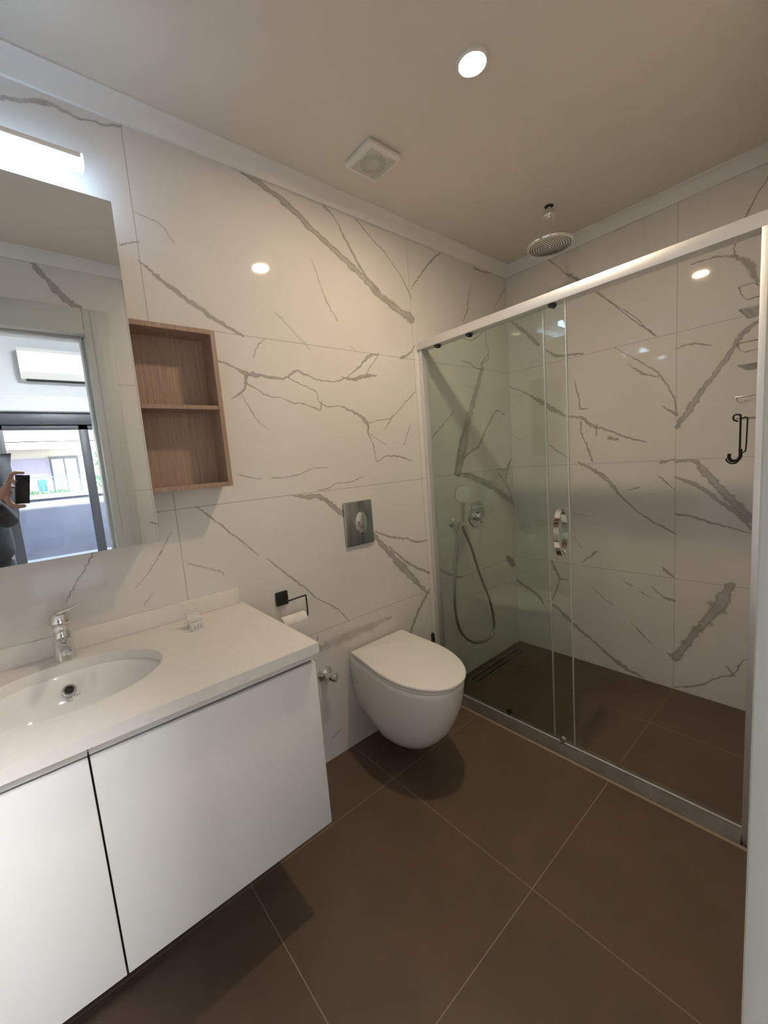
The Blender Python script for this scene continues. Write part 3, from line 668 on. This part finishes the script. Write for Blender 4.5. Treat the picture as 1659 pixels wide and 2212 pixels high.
obj('lever', blade([(FX - .024, FY + .010, CZ + .122), (FX - .006, FY + .004, CZ + .132), (FX + .018, FY - .006, CZ + .139), (FX + .042, FY - .014, CZ + .147), (FX + .056, FY - .019, CZ + .152)],
    [.016, .019, .017, .012, .004], [.004, .0075, .006, .0035, .0015]), m_chrome, fc, smooth=True, angle=70)
obj('spout', blade([(FX, FY + .005, CZ + .050), (FX + .001, FY - .03, CZ + .058), (FX + .002, FY - .07, CZ + .057), (FX + .003, FY - .100, CZ + .050), (FX + .003, FY - .106, CZ + .047)],
    [.018, .017, .015, .013, .010], [.016, .013, .010, .009, .006]), m_chrome, fc, smooth=True, angle=70)
# small clear plastic bracket on the counter
pb = thing('plastic_bracket', 'small clear plastic adhesive bracket with prongs lying on the countertop', 'bracket', (.915, -.12, CZ))
bm = prism(bm_new(), [(.897, -.160, CZ), (.897, -.160, CZ + .004), (.897, -.142, CZ + .006), (.897, -.136, CZ + .026), (.897, -.122, CZ + .028), (.897, -.114, CZ + .048), (.897, -.106, CZ + .048), (.897, -.108, CZ)], (.038, 0, 0))
obj('stepped_holder', bm, m_clear, pb)
for z, y in ((.026, -.137), (.048, -.113)): obj('ridge', tube(bm_new(), [(.894, y, CZ + z), (.938, y, CZ + z)], .003, 8), m_clear, pb, smooth=True)
for x in (.904, .912, .922, .930): obj('rib', tube(bm_new(), [(x, -.158, CZ + .004), (x, -.146, CZ + .012)], .0022, 6), m_clear, pb, smooth=True)
for y, z in ((-.150, .004), (-.118, .020)): obj('prong', tube(bm_new(), [(.898, y, CZ + z), (.880, y + .004, CZ + z)], .0018, 6), m_clear, pb, smooth=True)

# ------------------------------------------------------------------ toilet
TX = 1.722
to = thing('toilet', 'white wall-hung toilet with closed slim lid beside the shower', 'toilet', (TX, 0, .07))
def TCX(y): return 1.729 + .090 * (y + .02)          # slight skew of the bowl against the wall normal
def dshape(wb_, wm, yb, ym, yf, z, n=60, p=2.05):
    """D outline: back edge on the wall side, round front"""
    pts = []
    nb = 8
    for i in range(nb + 1): pts.append((TCX(yb) + wb_ / 2 - wb_ * i / nb, yb, z))
    ns = 12
    for i in range(1, ns):
        t = i / ns; w = wb_ + (wm - wb_) * (t * t * (3 - 2 * t) * .6 + .4 * t); y = yb + (ym - yb) * t; pts.append((TCX(y) - w / 2, y, z))
    for i in range(0, n + 1):
        a = pi + pi * i / n
        c, s = cos(a), sin(a)
        y = ym - (ym - yf) * abs(s) ** (2 / p); x = TCX(y) + wm / 2 * math.copysign(abs(c) ** (2 / p), c)
        pts.append((x, y, z))
    for i in range(ns - 1, 0, -1):
        t = i / ns; w = wb_ + (wm - wb_) * (t * t * (3 - 2 * t) * .6 + .4 * t); y = yb + (ym - yb) * t; pts.append((TCX(y) + w / 2, y, z))
    return pts
secs = [(.03, .06, -.06, -.10, .082), (.10, .155, -.17, -.285, .083), (.155, .205, -.17, -.335, .095), (.205, .258, -.18, -.385, .125), (.243, .296, -.19, -.425, .165),
        (.276, .325, -.20, -.465, .215), (.300, .338, -.22, -.495, .275), (.316, .348, -.235, -.518, .330), (.322, .352, -.25, -.530, .380), (.324, .353, -.26, -.534, .415), (.322, .352, -.26, -.533, .428), (.312, .344, -.26, -.527, .4335)]
obj('bowl', rings(bm_new(), [dshape(a, b, -.001, c, d, z) for a, b, c, d, z in secs]), m_ceramic, to, smooth=True, angle=60)
def slab(wb_, wm, yb, ym, yf, z0, z1, r=.004):
    rs = [dshape(wb_ - 2*r, wm - 2*r, yb - r, ym, yf + r, z0), dshape(wb_, wm, yb, ym, yf, z0 + r), dshape(wb_, wm, yb, ym, yf, z1 - r),
          dshape(wb_ - r, wm - r, yb - r/2, ym, yf + r/2, z1 - r*.3), dshape(wb_ - 3*r, wm - 3*r, yb - 1.5*r, ym, yf + 1.5*r, z1)]
    return rings(bm_new(), rs)
obj('seat', slab(.300, .342, -.050, -.27, -.536, .4345, .4455, .003), m_ceramic, to, smooth=True, angle=50)
obj('lid', slab(.318, .348, -.016, -.27, -.547, .4485, .4640, .004), m_ceramic, to, smooth=True, angle=50)
for sx in (-.075, .075): obj('hinge', cyl(bm_new(), (TX + sx - .02, -.030, .4400), (TX + sx + .02, -.030, .4400), .0075), m_chrome, to, smooth=True)
for sx in (-1, 1): obj('fixing_cap', lathe(bm_new(), (TCX(-.045) + sx * .1585, -.045, .335), (sx, -.06, .05), [(0, .011), (.004, .011), (.006, .008)], 20), m_chrome, to, smooth=True)
# flush plate
fp = thing('flush_plate', 'rectangular chrome flush plate with an oval dual button on the wall', 'flush plate', (1.689, 0, .935))
obj('plate', box(bm_new(), (1.610, -.012, .935), (1.768, 0, 1.136), .004, 3), mat('satin_chrome_plate', (.47, .50, .51), .16, 1.), fp, smooth=True)
def oval_lathe(o, prof, sx, sz, n=40):
    rs = [[(o[0] + r * sx * cos(2*pi*i/n), o[1] - t, o[2] + r * sz * sin(2*pi*i/n)) for i in range(n)] for t, r in prof]
    return rings(bm_new(), rs)
obj('large_button', oval_lathe((1.697, -.012, 1.035), [(0, 1), (.004, 1), (.006, .92), (.007, .6)], .031, .052), m_chrome, fp, smooth=True)
obj('small_button', oval_lathe((1.699, -.0185, 1.046), [(0, 1), (.003, 1), (.0045, .85)], .021, .033), m_chrome, fp, smooth=True)
bm = bm_new(); tube(bm, [(1.699 + .0215 * cos(a), -.0192, 1.046 + .0335 * sin(a)) for a in [pi + i * pi / 12 for i in range(13)]], .0009, 6)
obj('button_groove', bm, m_dark, fp)
for a, b in ((.938, .982), (1.088, 1.133)): obj('seam_line', box(bm_new(), (1.6965, -.0126, a), (1.6975, -.0119, b)), m_dark, fp)
# angle valve
av = thing('angle_valve', 'small chrome angle valve on the wall between cabinet and toilet', 'valve', (1.434, 0, .412))
obj('escutcheon', lathe(bm_new(), (1.436, 0, .408), (0, -1, 0), [(0, .036), (.003, .036), (.014, .024), (.020, .016)], 8), m_chrome, av)
obj('valve_body', cyl(bm_new(), (1.436, 0, .408), (1.438, -.052, .406), .0135), m_chrome, av, smooth=True)
obj('knob', lathe(bm_new(), (1.438, -.040, .406), Vector((.55, -.75, -.12)), [(0, .010), (.012, .012), (.016, .019), (.030, .019), (.034, .013)], 20), m_chrome, av, smooth=True)
# toilet paper
ph = thing('toilet_paper_holder', 'black square-plate wire paper holder on the wall beside the countertop', 'toilet paper holder', (1.275, 0, .77))
obj('wall_plate', box(bm_new(), (1.250, -.011, .768), (1.301, 0, .824), .003), m_black, ph, smooth=True)
bm = bm_new(); tube(bm, [(1.278, -.010, .792)] + cat([(1.278, -.050, .796), (1.285, -.060, .797), (1.345, -.060, .799), (1.353, -.060, .792), (1.353, -.060, .722), (1.347, -.060, .714), (1.335, -.060, .713), (1.226, -.060, .713)], 5), .0032, 8)
obj('wire_arm', bm, m_black, ph, smooth=True)
tp = thing('toilet_paper_roll', 'small nearly used white toilet paper roll on the black holder', 'toilet paper', (1.288, -.06, .685))
obj('roll', lathe(bm_new(), (1.238, -.060, .713), (1, 0, 0), [(0, .011), (0, .026), (.1, .026), (.1, .011), (0, .011)], 32, cap=False), m_paper, tp, smooth=True)
bm = bm_new(); rs = []
for k in range(7):
    t = k / 6; z = .713 - .030 * t; y = -.0865 + .004 * t
    rs.append([(1.238, y, z), (1.338, y, z), (1.338, y - .0006, z), (1.238, y - .0006, z)])
obj('loose_sheet', rings(bm, rs), m_paper, tp)
# toilet brush
tb = thing('toilet_brush', 'black toilet brush standing between the toilet and the shower glass', 'toilet brush', (2.072, -.055, 0))
obj('holder_cup', lathe(bm_new(), (2.070, -.060, 0), (0, 0, 1), [(0, .044), (.004, .046), (.17, .046), (.172, .040), (.02, .038)], 32), m_black, tb, smooth=True)
obj('handle', lathe(bm_new(), (2.070, -.058, .03), (0, 0, 1), [(0, .006), (.26, .006), (.275, .0105), (.352, .0105), (.360, .007)], 16), m_black, tb, smooth=True)

# ------------------------------------------------------------------ shower enclosure
se = thing('shower_enclosure', 'sliding glass shower enclosure with satin aluminium frame', 'shower enclosure', (2.17, -.65, 0))
obj('top_rail', box(bm_new(), (2.150, YS + .003, 1.846), (2.205, -.002, 1.886), .002), m_alu, se, smooth=True)
obj('wall_post', box(bm_new(), (2.158, -.024, .002), (2.198, -.0005, 1.8455), .002), m_alu, se, smooth=True)
obj('wall_post', box(bm_new(), (2.145, YS + .0005, .002), (2.205, -1.292, 1.8455), .002), m_alu, se, smooth=True)
bm = prism(bm_new(), [(2.128, 0, .0002), (2.132, 0, .010), (2.158, 0, .040), (2.166, 0, .041), (2.166, 0, .034), (2.2, 0, .034), (2.2, 0, .0002)], (0, -1.291, 0))
for v in bm.verts: v.co.y -= .0005
obj('sill', bm, m_sill, se, smooth=True, angle=25)
obj('sill_lip', box(bm_new(), (2.1585, -1.290, .0405), (2.1665, -.025, .0455), .001), m_alu, se, smooth=True)
obj('silicone_joint', prism(bm_new(), [(2.121, -1.335, .0003), (2.128, -1.335, .006), (2.130, -1.335, .0003)], (0, 1.333, 0)), m_silic, se)
gp = obj('fixed_glass_panel', box(bm_new(), (2.184, -.652, .036), (2.190, -.010, 1.850), mi=0), [m_glass], se)
gs = obj('sliding_glass_panel', box(bm_new(), (2.168, -.748, .048), (2.174, -.055, 1.848), mi=0), [m_glass], se)
obj('edge_seal', box(bm_new(), (2.183, -.657, .040), (2.191, -.6525, 1.846)), m_alu, se)
obj('edge_seal', box(bm_new(), (2.167, -.752, .050), (2.175, -.7485, 1.846)), m_alu, se)
for y in (-.13, -.705): obj('bottom_roller', lathe(bm_new(), (2.150, y, .058), (1, 0, 0), [(0, .006), (.002, .012), (.016, .012), (.018, .006)], 20), m_chrome, se, smooth=True)
obj('bottom_guide', box(bm_new(), (2.176, -.435, .042), (2.196, -.415, .062), .003), m_black, se, smooth=True)
for y in (-.12, -.31, -.70): obj('top_roller', lathe(bm_new(), (2.158, y, 1.843), (1, 0, 0), [(0, .006), (.002, .012), (.024, .012), (.026, .006)], 20), m_black, se, smooth=True)
# bow handles on both faces of the sliding glass
def bow(sgn, name):
    bm = bm_new(); rs = []
    x0 = 2.168 if sgn < 0 else 2.174
    n = 20
    for k in range(n + 1):
        t = k / n; z = .872 + t * .186; d = .004 + .030 * sin(pi * t) ** .8; w = .0105
        rs.append([(x0 + sgn * d, -.712 - w, z), (x0 + sgn * d, -.712 + w, z), (x0 + sgn * (d + .006), -.712 + w, z), (x0 + sgn * (d + .006), -.712 - w, z)])
    rings(bm, rs)
    h = obj(name, bm, m_chrome, se, smooth=True, angle=40)
    for z in (.878, 1.052): obj('mount', cyl(bm_new(), (x0, -.712, z), (x0 + sgn * .010, -.712, z), .0095), m_chrome, h, smooth=True)
bow(-1, 'outer_handle'); bow(1, 'inner_handle')
# linear drain
dr = thing('linear_drain', 'long narrow shower drain channel in the floor along the wall', 'drain', (2.63, -.075, 0))
bm = bm_new()
for a, b in (((2.36, -.052, .0002), (2.875, -.047, .004)), ((2.36, -.113, .0002), (2.875, -.108, .004)), ((2.36, -.108, .0002), (2.365, -.052, .004)), ((2.87, -.108, .0002), (2.875, -.052, .004))): box(bm, a, b)
obj('frame', bm, m_steel, dr)
obj('slot', box(bm_new(), (2.365, -.108, .0002), (2.87, -.052, .0012)), m_dark, dr)
obj('tile_insert', box(bm_new(), (2.380, -.093, .0012), (2.855, -.067, .0030)), m_floor, dr)
# hand shower set
hs = thing('hand_shower', 'chrome hand shower with white round head on its wall bracket', 'hand shower', (2.34, 0, .93))
obj('bracket_flange', lathe(bm_new(), (2.343, -.0005, .932), (0, -1, 0), [(0, .027), (.004, .027), (.007, .022), (.010, .013)], 28), m_chrome, hs, smooth=True)
obj('bracket_arm', lathe(bm_new(), (2.343, -.008, .932), (0, -1, 0), [(0, .0125), (.060, .0125), (.066, .0145), (.084, .0145), (.088, .011)], 24), m_chrome, hs, smooth=True)
hd_ = Vector((-.02, -.03, .17)).normalized()
obj('handle', lathe(bm_new(), (2.345, -.072, .915), hd_, [(0, .011), (.02, .013), (.06, .0150), (.11, .0150), (.150, .0140)], 20), m_chrome, hs, smooth=True)
fd = Vector((-.45, -.88, -.02)).normalized()
obj('spray_head', lathe(bm_new(), Vector((2.330, -.088, 1.098)), fd, [(0, .020), (.004, .038), (.010, .046), (.018, .048), (.022, .046)], 40), m_chrome, hs, smooth=True)
obj('spray_face', lathe(bm_new(), Vector((2.330, -.088, 1.098)) + fd * .0215, fd, [(0, .0455), (.003, .044), (.004, .03)], 40), m_plast, hs, smooth=True)
HP = [(2.343, -.060, .922), (2.316, -.060, .86), (2.291, -.060, .762), (2.266, -.060, .610), (2.260, -.060, .453), (2.290, -.060, .333), (2.359, -.060, .250), (2.443, -.060, .203), (2.534, -.060, .187), (2.597, -.060, .215), (2.612, -.060, .286), (2.570, -.062, .445), (2.489, -.065, .608), (2.417, -.068, .789), (2.360, -.070, .885), (2.346, -.071, .915)]
obj('hose', tube(bm_new(), cat(HP, 8), .0086, 12), mat('ribbed_steel_hose', (.50, .50, .49), .3, 1.), hs, smooth=True, angle=80)
mx_ = thing('shower_mixer', 'round chrome concealed shower mixer plate with lever on the wall', 'shower mixer', (2.567, 0, .952))
obj('round_plate', lathe(bm_new(), (2.565, -.0005, .952), (0, -1, 0), [(0, .080), (.004, .080), (.008, .076), (.009, .05)], 48), m_chrome, mx_, smooth=True)
obj('diverter', box(bm_new(), (2.535, -.034, .985), (2.600, -.009, 1.000), .004), m_chrome, mx_, smooth=True)
obj('mixer_body', lathe(bm_new(), (2.565, -.008, .938), (0, -1, 0), [(0, .028), (.010, .028), (.028, .024), (.036, .016)], 32), m_chrome, mx_, smooth=True)
obj('mixer_lever', blade([(2.563, -.034, .936), (2.545, -.052, .926), (2.522, -.070, .914)], [.009, .008, .006], [.007, .006, .004]), m_chrome, mx_, smooth=True)

# wire shower caddy
cd = thing('shower_caddy', 'three-tier chrome wire caddy hanging on the shower side wall', 'shower caddy', (2.81, YS, 1.36))
KX0, KX1, KY0, KY1 = 2.712, 2.912, YS + .004, -1.162
m_wire = mat('chrome_wire', (.62, .61, .60), .18, 1.)
for x in (2.762, 2.862): obj('back_rod', tube(bm_new(), [(x, YS + .006, 1.35), (x, YS + .006, 1.96)], .003, 8), m_wire, cd, smooth=True)
obj('hanger_hook', tube(bm_new(), cat([(2.762, YS + .006, 1.96), (2.785, YS + .006, 1.99), (2.838, YS + .006, 1.99), (2.862, YS + .006, 1.96)], 5), .003, 8), m_wire, cd, smooth=True)
def rect(z, r=.0028, inset=0, zf=None):
    zf = z if zf is None else zf
    c = .012; x0, x1, y0_, y1_ = KX0 + inset, KX1 - inset, KY0, KY1 - inset
    pts = [(x0, y0_, z), (x0, y1_ - c, zf), (x0 + c, y1_, zf), (x1 - c, y1_, zf), (x1, y1_ - c, zf), (x1, y0_, z)]
    return tube(bm_new(), pts, r, 8, closed=True)
for z, hasfloor in ((1.772, 1), (1.566, 1), (1.364, 1)):
    fr = obj('basket_floor', rect(z), m_wire, cd, smooth=True)
    bm = bm_new()
    for k in range(26):
        x = KX0 + .006 + k * (KX1 - KX0 - .012) / 25; tube(bm, [(x, KY0, z), (x, KY1, z)], .0009, 5)
    for k in range(4):
        y = KY0 + .03 + k * .04; tube(bm, [(KX0, y, z), (KX1, y, z)], .0011, 5)
    obj('mesh_wires', bm, m_wire, fr)
    zg = z + .082
    if 1:
        # guard rail with a dipped front
        pts = cat([(KX0, KY0, zg), (KX0, KY1 - .012, zg), (KX0 + .010, KY1, zg - .003), (KX0 + .05, KY1 + .001, zg - .016), (KX1 - .05, KY1 + .001, zg - .016), (KX1 - .010, KY1, zg - .010), (KX1, KY1 - .014, zg - .006), (KX1, KY0, zg)], 4)
        obj('guard_rail', tube(bm_new(), pts, .0024, 8), m_wire, cd, smooth=True)
hk = thing('wire_hook', 'matt black double wire hook hanging from the lowest caddy tier', 'hook', (2.716, -1.166, 1.20))
bm = bm_new(); X_ = 2.705
tube(bm, cat([(X_, -1.170, 1.352), (X_, -1.156, 1.362), (X_, -1.160, 1.378), (X_, -1.176, 1.376), (X_, -1.178, 1.366), (X_ + .0, -1.178, 1.34), (X_, -1.178, 1.235)], 5), .0034, 8)
tube(bm, cat([(X_, -1.182, 1.360), (X_, -1.190, 1.366), (X_, -1.198, 1.360), (X_, -1.198, 1.33), (X_, -1.196, 1.245), (X_, -1.190, 1.232), (X_, -1.180, 1.230)], 5), .0026, 8)
obj('wire_shank', bm, m_black, hk, smooth=True)
bm = bm_new()
tube(bm, cat([(X_, -1.180, 1.244), (X_, -1.180, 1.215), (X_, -1.170, 1.200), (X_, -1.154, 1.200), (X_, -1.146, 1.212), (X_, -1.147, 1.228)], 6), .0060, 10)
tube(bm, cat([(X_, -1.180, 1.215), (X_, -1.170, 1.192), (X_, -1.152, 1.189), (X_, -1.139, 1.200), (X_, -1.137, 1.210)], 6), .0028, 8)
obj('hook_end', bm, m_rubber, hk, smooth=True)
# ------------------------------------------------------------------ photographer seen at the left edge of the mirror
m_skin = mat('skin', (.36, .21, .16), .5); m_cloth = noisy(mat('dark_jacket', (.03, .035, .045), .85), (.035, .04, .05), (.022, .026, .034), 30.)
m_trous = mat('dark_trousers', (.03, .03, .035), .9); m_hair = mat('dark_hair', (.02, .015, .012), .6)
m_phone = mat('graphite_phone', (.03, .03, .035), .2, .3); m_lens = mat('phone_lens', (.01, .01, .015), .05)
P0 = CAM - C_F * .0135
def PL(r, u, f): return P0 + C_R * r + C_U * u + C_F * f
def skin_obj(name, chains, m, parent=None, sub=2, root=None):
    """chains: lists of (point, radius); shared points join by position"""
    me = bpy.data.meshes.new(name); vs, rs, es, idx = [], [], [], {}
    for ch in chains:
        prev = None
        for p, r in ch:
            k = tuple(round(c, 4) for c in p)
            if k not in idx: idx[k] = len(vs); vs.append(tuple(p)); rs.append(r)
            if prev is not None and prev != idx[k]: es.append((prev, idx[k]))
            prev = idx[k]
    me.from_pydata(vs, es, []); o = bpy.data.objects.new(name, me); COL.objects.link(o)
    md = o.modifiers.new('Skin', 'SKIN'); md.use_smooth_shade = True
    sv = me.skin_vertices[0].data
    for i, r in enumerate(rs):
        sv[i].radius = r if isinstance(r, tuple) else (r, r); sv[i].use_root = (i == 0)
    s2 = o.modifiers.new('Subsurf', 'SUBSURF'); s2.levels = sub; s2.render_levels = sub
    me.materials.append(m)
    dg = bpy.context.evaluated_depsgraph_get(); me2 = bpy.data.meshes.new_from_object(o.evaluated_get(dg)); me2.name = name
    o.modifiers.clear(); o.data = me2
    if not me2.materials: me2.materials.append(m)
    for p in me2.polygons: p.use_smooth = True
    if parent: o.parent = parent; o.matrix_parent_inverse = parent.matrix_basis.inverted()
    return o
pr_ = thing('person', 'person in dark clothes in the doorway holding up a phone, seen in the mirror', 'person', (.32, -1.93, 0))
V_ = Vector
SH = V_((.10, 0, 0))
pel, wai, che, nb_ = V_((.20, -1.94, .95)), V_((.205, -1.935, 1.12)), V_((.21, -1.93, 1.34)), V_((.215, -1.915, 1.47))
hd0, hd1, hd2 = V_((.225, -1.89, 1.56)), V_((.235, -1.88, 1.64)), V_((.235, -1.885, 1.71))
sR, sL = V_((.365, -1.90, 1.40)), V_((.05, -1.97, 1.41))
eL = V_((.365, -1.70, 1.08)); wr = PL(-.120, -.115, -.062)
eR = V_((.00, -1.86, 1.15)); wR = V_((.10, -1.66, 1.10)); hR = V_((.16, -1.62, 1.13))
for q in (pel, wai, che, nb_, hd0, hd1, hd2, sR, sL, eL, eR, wR, hR): q += SH
palm = PL(-.076, -.058, -.036)
arm_c = [(sR, .045), (eL, .036), ((eL + wr) / 2, .034), (wr, .021), (palm, (.034, .018))]
fing = [
 [(palm, (.034, .018)), (PL(-0.070, -.006, -.026), .0115), (PL(-.062, .026, -.016), .0105), (PL(-.046, .0345, -.006), .0098), (PL(-.012, .0320, -.003), .0080)],
 [(palm, (.034, .018)), (PL(-0.076, -.026, -.022), .0105), (PL(-.078, -.010, -.010), .0095), (PL(-.066, -.010, .001), .0085), (PL(-.056, -.012, .003), .0070)],
 [(palm, (.034, .018)), (PL(-0.078, -.046, -.036), .0100), (PL(-.086, -.040, -.036), .0090), (PL(-.064, -.040, -.026), .0085), (PL(-.046, -.042, -.018), .0068)],
 [(palm, (.034, .018)), (PL(-0.080, -.072, -.036), .0095), (PL(-0.062, -.070, -.038), .0085), (PL(-.070, -.068, -.028), .0080), (PL(-.054, -.068, -.018), .0065)],
 [(palm, (.034, .018)), (PL(-0.084, -.098, -.026), .0145), (PL(-.068, -.130, -.016), .0130), (PL(-.048, -.1395, -.004), .0118), (PL(-.006, -.1370, -.002), .0090)]]
def leg(sx):
    return [(pel, (.10, .08)), (pel + V_((sx * .085, 0, -.06)), .075), (V_((.30 + sx * .095, -1.925, .50)), .052), (V_((.30 + sx * .10, -1.95, .28)), .046), (V_((.30 + sx * .10, -1.96, .085)), .034), (V_((.30 + sx * .11, -1.84, .035)), (.036, .025))]
chains = [[(pel, (.10, .08)), (wai, (.12, .09)), (che, (.135, .10)), (nb_, .052), (hd0, (.062, .072)), (hd1, (.074, .088)), (hd2, (.062, .075))],
          [(che, (.135, .10))] + arm_c, [(che, (.135, .10)), (sL, .045), (eR, .036), (wR, .024), (hR, (.034, .018))]] + fing + [leg(-1), leg(1)]
for k in range(4):
    b0 = hR + V_((.02 + .002 * k, .018, .018 - .012 * k)); chains.append([(hR, (.034, .018)), (hR + V_((.022, .026, .022 - .014 * k)), .0085), (hR + V_((.036, .052, .018 - .014 * k)), .0075), (hR + V_((.030, .074, .006 - .013 * k)), .006)])
chains.append([(hR, (.034, .018)), (hR + V_((-.012, .020, .034)), .010), (hR + V_((-.004, .042, .046)), .0075)])
body = skin_obj('body', chains, m_skin, pr_)
jac = skin_obj('jacket', [[(pel + V_((0, 0, -.14)), (.185, .145)), (pel + V_((0, 0, -.02)), (.180, .140)), (wai, (.165, .13)), (che, (.160, .125)), (nb_ + V_((0, 0, -.02)), .075)],
     [(che, (.160, .125)), (sR, .062), (eL, .052), ((eL + wr) / 2, .046), (wr + (eL - wr) * .10, .033)],
     [(che, (.160, .125)), (sL, .062), (eR, .052), (wR + (eR - wR) * .1, .036)]], m_cloth, pr_)
tro = skin_obj('trousers', [[(pel + V_((0, 0, .03)), (.14, .11)), (pel, (.148, .115))]] + [[(pel, (.148, .115)), (pel + V_((sx * .085, 0, -.08)), .092), (V_((.30 + sx * .095, -1.925, .50)), .070), (V_((.30 + sx * .10, -1.95, .28)), .062), (V_((.30 + sx * .10, -1.955, .10)), .058)] for sx in (-1, 1)], m_trous, pr_)
for sx in (-1, 1):
    bm = bm_new(); c = V_((.30 + sx * .105, -1.90, 0)); rs = []
    for z, a, b in ((0.0, .044, .132), (.02, .048, .137), (.05, .045, .125), (.08, .04, .085), (.10, .035, .05)):
        oy = -.03 if z > .06 else 0
        rs.append([(c.x + a * cos(2*pi*i/24), c.y + oy + b * sin(2*pi*i/24), z + .001) for i in range(24)])
    obj('shoe', rings(bm, rs), m_black, pr_, smooth=True, angle=60)
# face details: facing the phone
fdv = (CAM - hd1); fdv.z = 0; fdv.normalize(); sdv = V_((0, 0, 1)).cross(fdv)
hc = V_((hd1.x, hd1.y, 1.63))
bm = bm_new(); bmesh.ops.create_icosphere(bm, subdivisions=3, radius=1, matrix=Matrix.Translation(hc + V_((0, 0, .035)) - fdv * .018) @ Matrix.Diagonal((.088, .092, .098, 1)))
for v in list(bm.verts):
    if (v.co - hc).dot(fdv) > .055 and v.co.z < hc.z + .075: v.co -= fdv * .05
obj('hair', bm, m_hair, pr_, smooth=True, angle=80)
bm = bm_new(); tube(bm, [hc + fdv * .078 + V_((0, 0, .02)), hc + fdv * .090 + V_((0, 0, -.004)), hc + fdv * .098 + V_((0, 0, -.018)), hc + fdv * .080 + V_((0, 0, -.026))], .009, 8, rf=lambda t: .006 + .006 * t)
obj('nose', bm, m_skin, pr_, smooth=True)
m_eye = mat('eye_white', (.8, .8, .78), .1); m_lip = mat('lips', (.42, .18, .15), .5)
for sx in (-1, 1):
    bm = bm_new(); bmesh.ops.create_uvsphere(bm, u_segments=14, v_segments=8, radius=.011, matrix=Matrix.Translation(hc + fdv * .076 + sdv * sx * .030 + V_((0, 0, .018)))); e = obj('eye', bm, m_eye, pr_, smooth=True)
    obj('pupil', lathe(bm_new(), hc + fdv * .0850 + sdv * sx * .030 + V_((0, 0, .018)), fdv, [(0, .005), (.0025, .004)], 12), m_black, e)
    bm = bm_new(); bmesh.ops.create_uvsphere(bm, u_segments=12, v_segments=8, radius=1, matrix=Matrix.Translation(hc + sdv * sx * .082 + V_((0, 0, -.002))) @ Matrix.Diagonal((.012, .014, .028, 1))); obj('ear', bm, m_skin, pr_, smooth=True)
obj('mouth', tube(bm_new(), cat([hc + fdv * .080 - sdv * .022 + V_((0, 0, -.048)), hc + fdv * .088 + V_((0, 0, -.047)), hc + fdv * .080 + sdv * .022 + V_((0, 0, -.048))], 4), .0045, 8), m_lip, pr_, smooth=True)
# phone
pho = thing('phone', 'dark smartphone held up by the hand, seen in the mirror', 'phone', tuple(PL(-.024, -.052, 0)))
def pbox(r0, r1, u0, u1, f0, f1, bev):
    bm = box(bm_new(), (r0, u0, f0), (r1, u1, f1), bev, 3)
    for v in bm.verts: v.co = PL(*v.co)
    return bm
obj('phone_body', pbox(-.060, .0115, -.1255, .0215, -.0045, .0035, .0028), m_phone, pho, smooth=True)
obj('screen', pbox(-.057, .0085, -.1225, .0185, -.0050, -.0046, 0), mat('phone_screen', (.02, .02, .025), .1), pho)
obj('camera_bump', pbox(-.026, .009, -.018, .0185, .0035, .0048, .0006), m_phone, pho, smooth=True)
for r, u in ((0, .010), (0, -.009), (-.017, .001)):
    obj('lens', lathe(bm_new(), PL(r, u, .0048), C_F, [(0, .0068), (.0015, .0068), (.0016, .0055)], 20), m_lens, pho)
